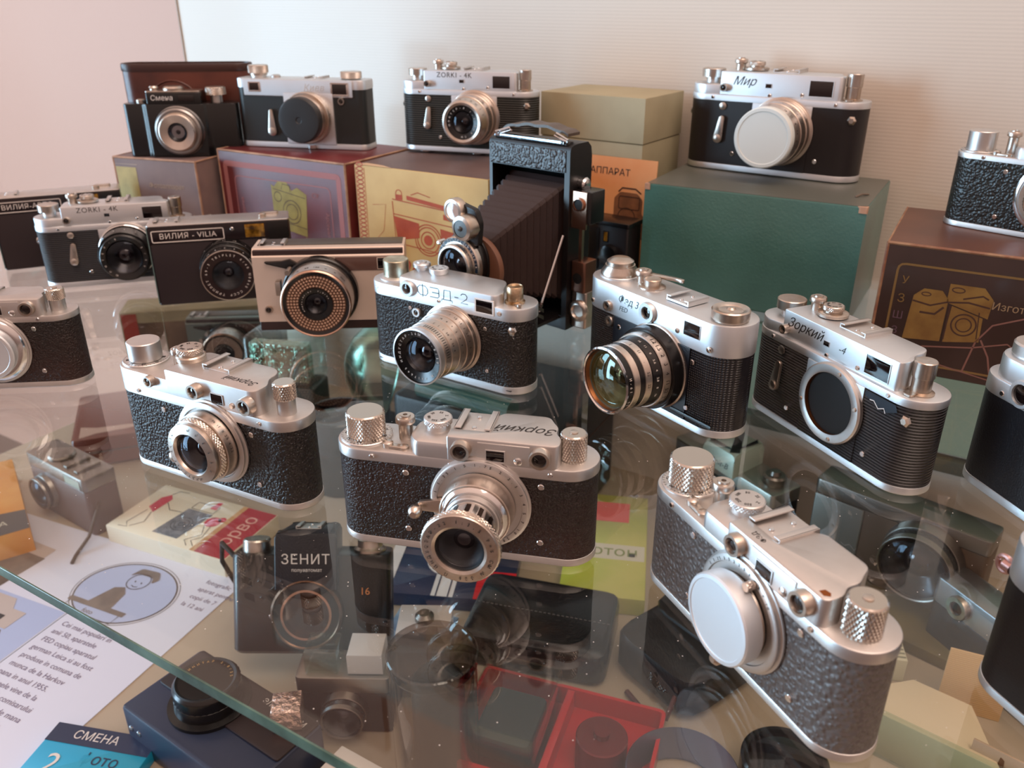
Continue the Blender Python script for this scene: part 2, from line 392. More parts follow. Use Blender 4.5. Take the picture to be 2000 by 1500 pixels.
# ------------------------------------------------------------------ early rangefinder bodies (barnack pattern)
def early_body(t, W=134, D=30.2, H=55.6, H2=49.6, cover=None, chrome=None, knob_kn=True, hous=12.5, hx=(-6, 49), rw=(54, -1.5, 6.2, 14), rw2=None, big=(9.4, 14), rel=12, dialr=7, script=None, script_s=9, smallscript=None, chip=False):
    cover = cover or LEATH; chrome = chrome or CHROME; F = -D/2
    body(t, W, D, 4.5, H2, H, cover, chrome)
    disc(t, (-W/2 + 14.5, 0), 13.2, H)
    knob(t, 'winding_knob', (-W/2 + 14.5, 0), big[0], H + 1.2, H + big[1], KNURL if knob_kn else CHROME, kn=knob_kn)
    button(t, (-32, 2), H - .2, H + rel, 4.6)
    b = bmn(); lathe(b, [(2.6, 0), (2.8, 2.4), (1.6, 3.2)], ZAX((-38, -9, H)), 14); lathe(b, [(2.6, 0), (2.6, 1.2), (1.4, 1.8)], ZAX((-29.5, -9.5, H)), 14)
    prism(b, fillet([(-39, -11.2), (-29, -12), (-28.5, -8), (-38, -7.2)], 1.4), H + .2, H + 1.4, .3); link('rewind_lever', b, CHROME2, t)
    # stepped dial platform
    b = bmn(); pl = fillet([(-26.5, 6), (-26.5, -9), (-22, F + .2), (hx[0] + 3, F + .2), (hx[0] + 3, 13), (-20, 13)], [5, 3, 2, 0, 0, 5])
    prism(b, pl, H - .4, H + hous - 4.2, 2.6); link('dial_platform', b, chrome, t)
    dial(t, (-14.5, 1), dialr, H + hous - 4.4, H + hous + 1.6, chrome)
    # viewfinder housing, notched for the shoe and scooped for the rewind knob
    b = bmn(); x0, x1 = hx; s = x1 - 49
    pl = fillet([(x0, F), (x1, F), (x1, -6), (x1 - 3.5, -1.5), (x1 - 3, 4.5), (x1 - 6, 9), (x1 - 9, -F), (17, -F), (13.6, 11), (13.6, -6.2), (x0, -6.2)], [1.2, 4, 3, 3, 3, 4, 5, 5, 2, 1, 1])
    prism(b, pl, H - .4, H + hous, .9); h_ = link('viewfinder_housing', b, chrome, t)
    b = bmn(); box(b, x0 + .4, 14, -6.6, -F - 1, H - .4, H + hous - 2.2, .4); link('shoe_base', b, chrome, t)
    shoe(t, x0 + 1.5, 14.2, -6, 14.2, H + hous - 1.8, chrome)
    # slightly raised centre of the front
    b = bmn(); box(b, 9.5, 35, F - .7, F + 1, H + .4, H + hous - 1.4, .3, 0); link('front_step', b, chrome, t)
    rwin(t, (1.6, F, H + 6.4), 5.0, 4); rwin(t, (40.2, F, H + 6.4), 5.2, 4.2)
    vwin(t, 14, 22.8, H + 2, H + 7.4, F - .75, chrome, .5)
    screw(t, (29.5, F - .7, H + 3), 2.0, POLISH)
    if script: text(t, script, script_s, (31, -1, H + hous + .05), (0, 0, pi), INK, shear=.35, name='engraving')
    if smallscript: text(t, smallscript, 3.2, (8, -10.8, H + hous + .05), (0, 0, pi), INK, name='engraving')
    if chip:
        b = bmn(); plate(b, [(43, -12.6), (46, -13), (47.4, -11), (46, -9.6), (43.5, -10)], H + hous, .05); link('bare_brass_chip', b, mat('bare_brass', '#8a4a18', .5, .7), h_)
    x, y, r, hh = rw
    if rw2:
        part_lathe('rewind_shaft', [(r*.93, H), (r*.93, H + hh*.52)], ZAX((x, y, 0)), CHROME, t, 36)
        knob(t, 'rewind_knob', (x, y), r, H + hh*.5, H + hh, KNURL, n=56)
    else: knob(t, 'rewind_knob', (x, y), r, H, H + hh, KNURL, n=56)
    part_lathe('knob_screw', [(2, 0), (2, .4), (1.3, .6)], ZAX((x, y, H + hh)), CHROME2, t, 16)
    for sx in (-44.5, -4.2, 45): screw(t, (sx, F, (H + H2)/2), 1.3)
    for sx, sz in ((-27.4, 45), (-27.6, 12), (40.6, 45.3), (40.6, 13)): screw(t, (sx, F + .4, sz), 1.7)
def mount(t, c, r=24.3, h=3, m=None):
    return part_lathe('lens_mount', [(r + 1, 0), (r + 1, .8), (r, 1.2), (r, h - .4), (r - .6, h), (r - 3, h), (r - 3.3, h - .8), (r - 6, h - .8)], YAX(c), m or CHROME, t, 60)
def focus_lever(t, c, ang, r=24, out=12):
    a = radians(ang); d = Vector((cos(a), sin(a))); nn = Vector((-d.y, d.x)); A = d * (r - 6); B = d * (r + out - 4)
    b = bmn(); prism(b, fillet([tuple(A - nn*4 + Vector((c[0], c[2]))), tuple(B - nn*2.4 + Vector((c[0], c[2]))), tuple(B + nn*2.4 + Vector((c[0], c[2]))), tuple(A + nn*4 + Vector((c[0], c[2])))][::1], 1.5), 3, 5.2, .4, 0, YAX((0, c[1], 0)))
    lathe(b, [(1.6, 4), (1.8, 7), (3.2, 8), (3.6, 10), (3.0, 12), (1.6, 13.2)], YAX((c[0] + B.x, c[1], c[2] + B.y)), 24)
    return link('focusing_lever', b, BRASSY, t)

# front centre: collapsible lens pulled out
t = thing('rangefinder_camera', 'silver rangefinder camera at front centre with long pulled-out collapsible lens', 'camera', -209.7, 301.7, 0, 19.4, RFG)
early_body(t, cover=LEATH_BR, script='Зоркий', script_s=8.6)
c = (10.6, -15.1, 33)
mount(t, c, 24.6, 3.2)
ringtext(t, '1 1.25 1.5 1.75 2 2.5 3 4 5 7 10 20', 2.1, 22.6, (10.6, -18.4, 33), INK, 170, -60)
barrel(t, c, [(18.2, 3, 17.6, 13, BRASSY), (16.4, 13, 15.2, 15, POLISH, None, 'lens_ring'), (13.6, 15, 13.4, 18, CHROME, None, 'lens_ring')])
o = part_lathe('collapsible_tube', [(12.2, 17), (12.2, 36)], YAX(c), POLISH, t, 48, cap0=False, cap1=False)
b = bmn()
for k in range(12):
    a = 2*pi*k/12; d = Vector((cos(a), sin(a))); nn = Vector((-d.y, d.x))*1.1
    for q in (0,):
        P = [(c[0] + d.x*12.4 + s_*nn.x, c[1] - yy, c[2] + d.y*12.4 + s_*nn.y) for s_, yy in ((-1, 21), (1, 21), (1, 33), (-1, 33))]
        b.faces.new([b.verts.new(p) for p in P])
link('tube_slots', b, mat('slot_shadow', '#3b2f2a', .3, .9), o)
barrel(t, c, [(14.5, 34, 17.6, 36, BRASSY, None, 'lens_ring'), (18.6, 35.6, 18.6, 39.4, KNURL, 3, 'aperture_ring')])
part_lathe('front_ring', [(18.2, 39.2), (17.8, 40), (13, 41), (11.6, 40.2), (11.2, 39)], YAX(c), CHROME2, t, 60, cap0=False, cap1=False)
ringtext(t, 'П ИНДУСТАР-22 1:3,5 F=5 СМ N 526', 2.3, 15.3, (c[0], c[1] - 40.9, c[2]), INK, 250, -95)
lens_core(t, c, 39.6, 11.3, BLACKM, LENSG, 8, .45)
focus_lever(t, c, 186, 24, 11)

# front right: grey leather, capped lens
t = thing('rangefinder_camera', 'silver camera with coarse grey leather and flat silver lens cap at front right', 'camera', -59.2, 298.6, 0, -34.8, RFG)
early_body(t, W=134.6, H=53.4, H2=48, cover=LEATH_BIG, smallscript='ФЭД', chip=True, dialr=7.4, rw=(55, -1.5, 6.8, 14.5), big=(9.8, 14.5))
c = (9.2, -15.1, 31.5)
mount(t, c, 24.6, 3.2)
ringtext(t, '1 1.25 1.5 2 2.5 3 4 5 7 10', 2.0, 22.6, (c[0], c[1] - 3.3, c[2]), INK, 150, 40)
barrel(t, c, [(17.8, 3, 17.4, 5.4, CHROME2)])
o = part_lathe('lens_cap', [(18.9, 5), (19.3, 5.6), (19.3, 12.6), (18.7, 13.4), (17.2, 13.5), (17.0, 13.1), (0.01, 13.1)], YAX(c), CAPM, t, 72, cap1=False)
b = bmn(); lathe(b, [(1.9, 3.5), (1.9, 7.5)], YAX((c[0] + 7.5, c[1], c[2] + 19.8)), 16, knurl=(0, .25, 3)); link('infinity_catch', b, BRASSY, t)
b = bmn(); lathe(b, [(1.6, 3), (1.8, 6), (3, 7), (3, 9.6), (1.6, 11)], YAX((c[0] - 2, c[1], c[2] - 23.5)), 20); link('focusing_knob', b, CHROME2, t)

# front left: taller top plate with synchro socket
t = thing('rangefinder_camera', 'silver rangefinder camera above the red and white film box at front left', 'camera', -367.0, 280.1, 0, 3.8, RFG)
D = 30.4; F = -D/2; H = 55.7; H2 = 49.3
body(t, 134.4, D, 4.5, H2, H, LEATH, CHROME)
b = bmn(); rr = D/2
pts = [(-20, F), (-20, D/2)] + [(-134.4/2 + rr + rr*cos(a), rr*sin(a)) for a in [pi/2 + pi*k/20 for k in range(21)]]
prism(b, pts, H - .2, H + 8.6, .9); link('counter_housing', b, CHROME, t)
disc(t, (-53, 0), 13.2, H + 8.6, nums=('0', '5', '10', '15', '20', '25', '30'))
knob(t, 'winding_knob', (-53, 0), 9.4, H + 10, H + 21, CHROME, kn=False)
b = bmn(); prism(b, fillet([(-20.2, F), (45, F), (45.5, -4), (40, 2), (40, 10), (34, -F), (-17, -F), (-20.2, 9)], [0, 5, 4, 4, 4, 5, 5, 3]), H - .2, H + 15, .9); link('viewfinder_housing', b, CHROME, t)
button(t, (-31, 5), H + 8, H + 18, 4)
part_lathe('sync_dial', [(8.4, H + 15), (8.4, H + 17.2), (7.6, H + 18)], ZAX((-18.5, 3, 0)), CHROME2, t, 40)
dial(t, (-18.5, 3), 7.3, H + 18, H + 22.5, CHROME2)
shoe(t, -3.6, 16.5, -3, 15.2, H + 14.6, CHROME)
text(t, 'Зоркий', 6.4, (29, -6.8, H + 15.05), (0, 0, pi), INK, shear=.35, name='engraving')
rwin(t, (-32.6, F, H + 5.6), 3.4, 3.2, name='sync_socket'); rwin(t, (3.8, F, H + 7.6), 4.6, 4.4); rwin(t, (40.8, F, H + 7), 5, 4.6)
vwin(t, 13.6, 22, H + 2.2, H + 8, F - .1, CHROME, .25); screw(t, (28, F, H + 3.4), 1.8)
part_lathe('rewind_shaft', [(5.1, H), (5.1, H + 9.4)], ZAX((55, -2.5, 0)), CHROME, t, 36)
knob(t, 'rewind_knob', (55, -2.5), 5.7, H + 9, H + 18.4, KNURL, n=52)
for sx in (-45, -4, 46): screw(t, (sx, F, 52.4), 1.3)
for sx, sz in ((-27, 44), (39, 44), (40, 13)): screw(t, (sx, F + .4, sz), 1.7)
c = (10.2, F, 33)
mount(t, c, 24.4, 3.2)
barrel(t, c, [(20.2, 3, 19.8, 9.6, BRASSY), (18.3, 9.6, 18.3, 14, KNURL, 4, 'focusing_ring')])
scale_on(t, c, 19.9, 6.4, ['16', '11', '8', '5.6', '4', '3.5'], 2.4, 62, 8)
b = bmn(); box(b, 22, 24, F - 8.5, F - 3, 45.5, 47, .3); link('index_mark', b, WINK, t)
part_lathe('front_ring', [(17.6, 13.8), (17.9, 14.6), (17.6, 16.6), (12.5, 17.8), (11.6, 16.6), (11, 14.5)], YAX(c), CHROME2, t, 60, cap0=False, cap1=False)
ringtext(t, '16 11 8 5.6 4 3.5   ИНДУСТАР-22', 1.9, 15, (c[0], c[1] - 17.6, c[2]), INK, 160, -190)
lens_core(t, c, 16.2, 11.2, BLACK, LENSG, 8, .5)
b = bmn(); lathe(b, [(1.6, 3), (1.8, 6), (3.2, 7), (3.2, 10), (1.8, 11)], YAX((c[0] - 24.4, c[1], c[2] - 12)), 20); link('focusing_knob', b, CHROME2, t)

# far left, half out of the picture
t = thing('rangefinder_camera', 'silver camera cut by the left picture edge with a round silver lens cap', 'camera', -616.0, 284.8, 0, 36.6, RFG)
early_body(t, W=134, D=30, H=54.8, H2=50.2, cover=LEATH_BR, knob_kn=False, rw=(54.5, -1, 5.8, 16), rw2=True)
c = (10, -15, 31.5); mount(t, c, 25, 3)
part_lathe('lens_flange', [(23.8, 3), (22, 4.6), (19.5, 5.6)], YAX(c), POLISH, t, 60)
part_lathe('lens_cap', [(18.8, 5), (18.8, 11), (18, 11.8), (16, 12), (15.6, 11.6), (0.01, 11.6)], YAX(c), CAPM, t, 60, cap1=False)

# on the brown box, right edge
t = thing('rangefinder_camera', 'silver camera with pebbled black leather standing on the dark brown box', 'camera', 16.5, 722.8, 96.6, -14.8, RFG)
early_body(t, W=134, D=30, H=55.3, H2=51, cover=mat('glossy_pebbled_leather', '#20211f', .3, bump='pebble', bscale=600, bstr=1., bdist=.0007), knob_kn=False, big=(10, 15), rel=16)
c = (8, -15, 31); mount(t, c, 25.5, 3.5, POLISH); barrel(t, c, [(18, 3, 17.4, 9, CHROME), (16, 9, 16, 14, KNURL, 3, 'focusing_ring')]); lens_core(t, c, 14, 11, BLACK)

# ------------------------------------------------------------------ FED-2 pattern
t = thing('rangefinder_camera', 'silver and black camera in the centre with a long tapered silver lens', 'camera', -339.1, 475.7, 0, -.6, RFG)
D = 33.9; F = -D/2; H = 64.6; H2 = 55.2; W = 139
body(t, W, D, 6, H2, H, LEATH, ALU)
bm = bmn(); box(bm, -60, 60, -D/2 + .4, -D/2 + 3, 3.1, 3.5, 0); link('base_seam', bm, BLACKM, t)
b = bmn(); prism(b, fillet([(-37.5, F), (48.6, F), (48.6, -6), (44, 0), (41, 8), (36, -F), (-30, -F), (-37.5, 8)], [5, 5, 4, 4, 4, 5, 6, 5]), H - .3, H + 8, 1.3); link('viewfinder_housing', b, ALU, t)
part_lathe('knob_skirt', [(12.4, H), (12.4, H + .9), (9.8, H + 2.4)], ZAX((-52, 0, 0)), ALU, t, 44)
knob(t, 'winding_knob', (-52, 0), 9.6, H + 2, H + 14.5, mat('corroded_chrome', '#cfc8b4', .32, 1., col2='#9a927c', csc=120), kn=False)
button(t, (-33, 7), H + 7, H + 13, 6.2, ALU); dial(t, (-16, 5.5), 7.3, H + 7.6, H + 12, ALU, kn=False)
part_lathe('rewind_knob', [(7, H - .2), (7.2, H + 1.2), (5.9, H + 1.6), (5.9, H + 11), (5.2, H + 12), (4.8, H + 11.2), (0.01, H + 11.2)], ZAX((53.6, -.6, 0)), mat('corroded_brass_knob', '#cdb79a', .3, 1., col2='#8b6b45', csc=150), t, 40, cap1=False)
b = bmn(); prism(b, fillet([(54, -5), (62, -10), (63.5, -8), (57, -2)], 1.4), H + .2, H + 1.4, .3); lathe(b, [(1.8, 0), (1.6, 1.2), (.6, 1.8)], ZAX((62, -8.6, H + 1.2)), 14); link('dioptre_lever', b, CHROME2, t)
rwin(t, (-27.6, F, H + .6), 6.2, 2.6, ALU, 3.6)
vwin(t, 32, 45.6, H - 5.6, H + 3, F - .1, WINK, 1.1); screw(t, (50.8, F, H - 4), 1.7); screw(t, (-58, F + 1, H - 4), 1.3)
EG = mat('engraved_grey', '#4c585a', .5)
def engrave(p, strokes, x0, z0, w, y, m):       # single-line engraved letters on a front plane
    b = bmn()
    for st in strokes: ribbon(b, [(x0 + u, z0 + v) for u, v in st], w)
    for v in b.verts: v.co = Vector((v.co.x, y, v.co.y))
    return link('engraving', b, m, p)
engrave(t, [[(0, 2), (2.5, 0), (7.5, 0), (9, 2), (9, 5), (7, 7), (2, 7), (0, 5), (0, 2)], [(4.6, -1.4), (4.6, 8.4)],
            [(11, 7), (18.4, 7), (19, 6), (19, 1), (18, 0), (11, 0)], [(13, 3.5), (19, 3.5)],
            [(21.4, -1.6), (21.4, 0), (30.6, 0), (30.6, -1.6)], [(23, 0), (23.6, 7), (29, 7), (29, 0)],
            [(32.6, 3.4), (36, 3.4)], [(38, 5.6), (39.4, 7), (42, 7), (43.4, 5.4), (43, 3.6), (38, 0), (44, 0)]], -19, H - 2.2, .62, F - .1, EG)
screw(t, (-.5, F, H - 4.4), 1.2)
rwin(t, (-20.6, F, 48), 3.6, 1.8, CHROME, 1.8, 'sync_socket')
for sx, sz in ((-27, 50), (39, 47), (40, 15)): screw(t, (sx, F + .4, sz), 1.5)
lug(t, (60, F + 3, 47), r=2.2); lug(t, (-68.6, 0, 56), BRASSY, 3)
b = bmn(); lathe(b, [(3, 0), (3, 2), (2, 2.6)], YAX((61.5, F + 1, 50)), 6); link('strap_lug', b, CHROME2, t)
c = (10.2, F, 34)
mount(t, c, 24.6, 2.6, BRASSY)
barrel(t, c, [(24.3, 2.5, 24, 6, BRASSY), (23.2, 6, 22.6, 13, BRASSY), (22, 13, 21.4, 20, BRASSY, None, 'lens_ring'), (21.2, 20, 20.6, 28, BRASSY, None, 'lens_ring'), (20.2, 28, 20.2, 35, BRASSY, None, 'lens_ring'), (19.8, 35, 20.6, 40.6, ALU, None, 'front_barrel')])
scale_on(t, c, 22.9, 9.5, ['1', '1.2', '1.5', '2', '2.5', '3', '5', '10'], 2.3, 75, -10)
scale_on(t, c, 21.6, 17, ['16', '8', '4', '2', '4', '8', '16'], 2.2, 80, 0); scale_on(t, c, 20.8, 25, ['|', '|', '|', '2.8', '4', '5.6', '8'], 2.2, 80, 10)
b = bmn()
for k in range(18):
    a = radians(88 - 5*k); rr = 20.3
    P = [(c[0] + rr*cos(a + s_), c[1] - yy, c[2] + rr*sin(a + s_)) for s_, yy in ((-.012, 30), (.012, 30), (.012, 33.5), (-.012, 33.5))]; b.faces.new([b.verts.new(p) for p in P])
link('engraved_scale', b, INK, t)
part_lathe('front_ring', [(20.4, 40.4), (20.3, 41.2), (19.3, 41.4), (19.1, 40.2), (12.6, 37.6)], YAX(c), [BLACK][0], t, 60, cap0=False, cap1=False)
part_lathe('bright_rim', [(20.6, 40.2), (20.7, 41.2), (19.6, 41.6), (19.4, 40.8)], YAX(c), ALU, t, 60, cap0=False, cap1=False)
ringtext(t, 'ИНДУСТАР-26М  2,8/50   N 1117645', 2.5, 16.4, (c[0], c[1] - 39.6, c[2]), WINK, 210, -140)
lens_core(t, c, 38.2, 12.4, BLACK, LENSG, 9, .55)

# ------------------------------------------------------------------ FED-3 pattern
t = thing('rangefinder_camera', 'camera with wide black and silver striped lens and tall silver top', 'camera', -186.4, 511.5, 0, -24.1, RFG)
D = 38.4; F = -D/2; H = 77.4; H2 = 56.1; W = 140.1
body(t, W, D, 5.5, H2, H, WEAVE, ALU)
disc(t, (-51, 0), 14.2, H, ALU, 'counter_ring', marks=False)
bm = bmn(); lathe(bm, [(13.6, H + 1), (13.4, H + 3.4), (10.6, H + 7), (10.6, H + 8)], ZAX((-51, 0, 0)), 60); link('winding_dial', bm, CHROME2, t)
bm = bmn(); lathe(bm, [(9.8, H + 8), (9.6, H + 10.6), (6.6, H + 12.6)], ZAX((-51, 0, 0)), 60); link('film_reminder', bm, CHROME2, t)
button(t, (-30, 3), H, H + 8.5, 5.4, CHROME2)
bm = bmn(); prism(bm, fillet([(-26, 4), (-8, 12.5), (-2, 12.8), (-3, 16.5), (-10, 16), (-29, 9)], 2.4), H + 4.2, H + 6.2, .6); link('advance_lever', bm, CHROME2, t)
part_lathe('dial_skirt', [(9.4, H), (9.2, H + .9), (6.4, H + 1.6)], ZAX((-17.5, 0, 0)), CHROME2, t, 44)
part_lathe('speed_dial', [(5.6, H + 1.5), (6, H + 5.6), (5.4, H + 6.2)], ZAX((-17.5, 0, 0)), CHROME2, t, 40)
shoe(t, 7, 26.5, -10.5, 8.5, H + 1.4, ALU)
part_lathe('rewind_knob', [(10.5, H), (10.5, H + 1), (11.8, H + 1.4), (12, H + 6.6), (11.2, H + 7.4), (8.6, H + 7), (7.4, H + 6.2), (3, H + 6.8), (2, H + 8)], ZAX((55.5, -3.5, 0)), CHROME2, t, 60)
screw(t, (-57.5, F + 1, 60.4), 1.7); rwin(t, (-39.6, F, 61.6), 3.8, 2.4, CHROME2, 2, 'sync_socket'); rwin(t, (.4, F, 68.6), 7.2, 3, ALU, 4)
vwin(t, 33.2, 46.6, 64.2, 73, F - .05, ALU, .2); screw(t, (27.4, F, 64.4), 1.7); screw(t, (55, F + .2, 60.4), 2)
text(t, 'Фэд 3', 7.4, (-20, F - .08, 69.6), FRONT, mat('engraved_grey', '#4c585a', .5), shear=.25, name='engraving')
text(t, 'FED', 5, (-24.5, F - .08, 63), FRONT, MATS['engraved_grey'], shear=.25, name='engraving')
bm = bmn(); box(bm, -33, 40, F - .5, F + 1, 5.4, H2 + .2, .4); link('smooth_front_panel', bm, mat('blue_black_enamel', '#10121c', .3, bump='noise', bscale=1600, bstr=.3), t)
bm = bmn(); box(bm, 28, 64, F - 1.2, F + .6, 8, 11, .5); link('flap_ridge', bm, BLACK, t)
rwin(t, (-37, F, 51), 3.8, 2, CHROME2, 1.6, 'self_timer_hub')
for sx, sz in ((-27, 49.5), (43, 48), (41, 15)): screw(t, (sx, F - .3, sz), 1.8)
c = (10.2, F, 34)
part_lathe('lens_mount', [(29, 0), (29.2, 1.2), (28, 2)], YAX(c), BRASSY, t, 60)
barrel(t, c, [(28.4, 2, 27.8, 10, BLACK, None), (25.6, 10, 25.2, 16.5, BRASSY, None, 'distance_ring'), (24, 16.5, 23, 23.5, BLACK, None, 'lens_ring'), (22.6, 23.5, 22.3, 29, BRASSY, None, 'depth_ring'), (22.2, 29, 21.8, 33, BLACK, None, 'lens_ring'), (22, 33, 21.8, 38, BRASSY, None, 'aperture_ring'), (21.4, 38, 21.8, 44, BLACK, None, 'front_barrel')])
scale_on(t, c, 25.4, 13.3, ['1', '1.2', '1.5', '2', '3', '4', 'П', '52', 'Σ', 'М'], 4., 82, -40)
scale_on(t, c, 23.5, 20, ['16', '11', '8', '5.6', '4', '2.8', '8', '16'], 2.5, 80, -20, WINK)
scale_on(t, c, 22.4, 26.3, ['|', '11', '.', '52', '22'], 3., 82, 0)
scale_on(t, c, 21.7, 41, list('И-61  52'), 2.6, 20, -30, WINK)
part_lathe('bright_rim', [(22.1, 43.2), (22.4, 44.2), (21.2, 44.8), (20.6, 44)], YAX(c), POLISH, t, 64, cap0=False, cap1=False)
part_lathe('filter_thread', [(20.8, 44.2), (20, 42), (18.8, 40)], YAX(c), mat('copper_thread', '#8a5a3a', .3, .9), t, 60, cap0=False, cap1=False)
lens_core(t, c, 41, 19.4, mat('olive_barrel_inside', '#4b4a3a', .3), AMBER, 12, .42)
# ------------------------------------------------------------------ later rangefinder pattern with self-timer
def z4(label, x, y, z, yaw, logo, cover, lens, scale=1., feet=False, torn=False, script=False, lever_rw=True):
    t = thing('rangefinder_camera', label, 'camera', x, y, z, yaw, RFG, scale)
    W, D, H, H2 = 142.1, 34, 59.5, 54.4; F = -D/2
    body(t, W, D, 5, H2, H, cover, ALU)
    # left shoulder, a little higher than the right
    b = bmn(); rr = D/2
    prism(b, [(-43, -14.5), (-43, 14.5)] + [(-W/2 + rr + (rr-.6)*cos(a), (rr-.6)*sin(a)) for a in [pi/2 + pi*k/20 for k in range(21)]], H - .2, H + 7.2, .8); link('shoulder', b, ALU, t)
    b = bmn(); prism(b, fillet([(-43.6, -14.6), (51.8, -14.6), (52, -5), (46, 1), (46, 9), (42, 15.6), (-38, 15.6), (-43.6, 9)], [1, 2.5, 3, 4, 4, 5, 5, 4]), H - .4, H + 17.4, .8); link('viewfinder_housing', b, ALU, t)
    knob(t, 'winding_knob', (-56.5, 2), 9.4, H + 9.4, H + 18, CHROME2, skirt=(6, 2.2), kn=False)
    part_lathe('knob_neck', [(5.6, H + 6), (5.6, H + 11)], ZAX((-56.5, 2, 0)), CHROME, t, 30)
    button(t, (-34.5, 3), H + 17, H + 26, 4.8)
    dial(t, (-21.5, 4), 6.2, H + 18, H + 24.5, CHROME2, base=9.6)
    shoe(t, -4.5, 16, -6, 15, H + 17.6, CHROME)
    part_lathe('rewind_shaft', [(7.6, H), (7.6, H + .8), (5.4, H + 1.6), (5.4, H + 9.6), (5.9, H + 10)], ZAX((57.4, -2.5, 0)), CHROME2, t, 36)
    knob(t, 'rewind_knob', (57.4, -2.5), 6, H + 10, H + 19.4, CHROME2, kn=False)
    if lever_rw:
        b = bmn(); prism(b, fillet([(55, -5), (60, -5), (60.5, -13), (55, -13)], 1.2), H + .2, H + 1.5, .3); link('dioptre_lever', b, CHROME2, t)
    P = -14.6
    rwin(t, (-39.4, P, H + 5.2), 3.2, 4, CHROME2, 1.9)
    vwin(t, -6.2, -1.6, H + 6.6, H + 9.6, P, ALU, .1, name='rangefinder_window')
    vwin(t, 28, 45.4, H + 2.6, H + 13.6, P, ALU, .5)
    for p_ in ((-2.4, P, H + 1), (22.6, P, H + 2.8)): screw(t, p_, 1.5)
    for p_ in ((-48, F, 57), (49.5, F, 57)): screw(t, p_, 1.3)
    if script: text(t, logo[0], 9, (-24, P - .08, H + 10.4), FRONT, INK, shear=.4, name='engraving'); text(t, logo[1], 6.5, (8.5, P - .08, H + 8.6), FRONT, mat('engraved_grey', '#4c585a', .5), shear=.3, name='engraving')
    else: text(t, logo, 6.6, (-11.6, P - .08, H + 13.4), FRONT, INK, name='engraving', space=1.12)
    # bare metal front plate between the two coverings
    b = bmn(); box(b, -14, 33, F - .5, F + 1, 40, H2 + .2, .3); link('front_plate', b, ALU, t)
    b = bmn(); box(b, -14, 33, F - .35, F + 1, 4.8, 40, .3); link('lower_front_covering', b, cover, t)
    screw(t, (-38.6, F, 50.6), 3, CHROME2); lever(t, (-38, 41), (-40, 25.5), 2.4, 3.8, 2, CHROME2, F - .4)
    for p_ in ((-27, 14), (40, 14.5)): screw(t, (p_[0], F + .3, p_[1]), 1.8)
    b = bmn(); lathe(b, [(3.4, 0), (3.4, 1.4), (2, 2.6)], YAX((62.6, F + 2.6, 46.6)), 6); link('sync_socket', b, CHROME2, t); lug(t, (-70, 0, 45), r=2.6)
    if feet:
        for fx in (-48, 8, 50): part_lathe('foot', [(7, -2.6), (8, -1.8), (8, .2)], ZAX((fx, -3, 0)), POLISH, t, 30)
    c = (10, F, 34.5)
    if lens is None:
        o = part_lathe('lens_mount', [(25.4, 0), (25.4, 2.2), (24.4, 3.4), (20.2, 3.6), (19.4, 3.2)], YAX(c), CHROME, t, 72, cap0=False, cap1=False)
        part_lathe('mount_thread', [(19.5, 3.2), (19.3, -6)], YAX(c), mat('copper_thread', '#8a5a3a', .3, .9), o, 60, cap0=False, cap1=False)
        part_lathe('mirror_chamber', [(25, .65), (19.2, .65), (19.2, -6), (17, -6.2), (0.01, -6.4)], YAX((c[0], c[1] - .0, c[2])), BLACKM, o, 48, cap0=False, cap1=False)
        part_lathe('chamber_back', [(19.3, .7), (.01, .7)], YAX(c), BLACKM, o, 48, cap0=False, cap1=False)
        for a in (75, 15, -75, 195): screw(o, (c[0] + 22.4*cos(radians(a)), c[1] - 3.5, c[2] + 22.4*sin(radians(a))), 1.3, CHROME2)
    else: lens(t, c)
    if torn:
        b = bmn(); plate(b, fillet([(34, 53.6), (56, 53.8), (58, 50), (50, 46.2), (49, 48.4), (45, 46.8), (42, 49.8), (38, 49.5), (34, 50.6)], .6), 0, 0)
        for v in b.verts: v.co = Vector((v.co.x, F - .25, v.co.y))
        link('torn_covering_edge', b, mat('bare_blue_black_metal', '#232c36', .35, .3), t)
        b = bmn(); P_ = [(38, 49.4), (41, 49.9), (44.8, 46.6), (48.8, 48.5), (50.2, 46)]
        ribbon(b, P_, .7, 0); [setattr(v, 'co', Vector((v.co.x, F - .45, v.co.y))) for v in b.verts]; link('torn_backing', b, WINK, t)
    return t
def lens_j8(t, c):
    mount(t, c, 25, 3, BRASSY)
    barrel(t, c, [(23.6, 2.5, 23.2, 12, BRASSY), (21.6, 12, 21.6, 15, BRASSY, 3, 'focusing_ring'), (23, 15, 22.4, 24, BRASSY, None, 'lens_ring'), (20.8, 24, 20.8, 27, CHROME2, 3, 'lens_ring'), (21.8, 27, 19.8, 36, BRASSY, None, 'aperture_ring')])
    scale_on(t, c, 22.8, 20, ['1', '1.5', '2', '3', '5', '10'], 2.3, 78, 0); scale_on(t, c, 20.9, 32, ['16', '11', '8', '5.6', '4', '2'], 2.3, 100, 20)
    part_lathe('front_ring', [(19.8, 35.6), (20, 36.6), (18.2, 37.6), (15.6, 36.6)], YAX(c), CHROME2, t, 60, cap0=False, cap1=False)
    part_lathe('name_ring', [(15.8, 36.8), (10, 35)], YAX(c), BLACK, t, 48, cap0=False, cap1=False)
    ringtext(t, 'ЮПИТЕР-8 1:2 F=5 СМ', 2.2, 13.2, (c[0], c[1] - 36.4, c[2]), WINK, 200, -100)
    lens_core(t, c, 35.8, 10.4, BLACK, LENSG, 8, .5)
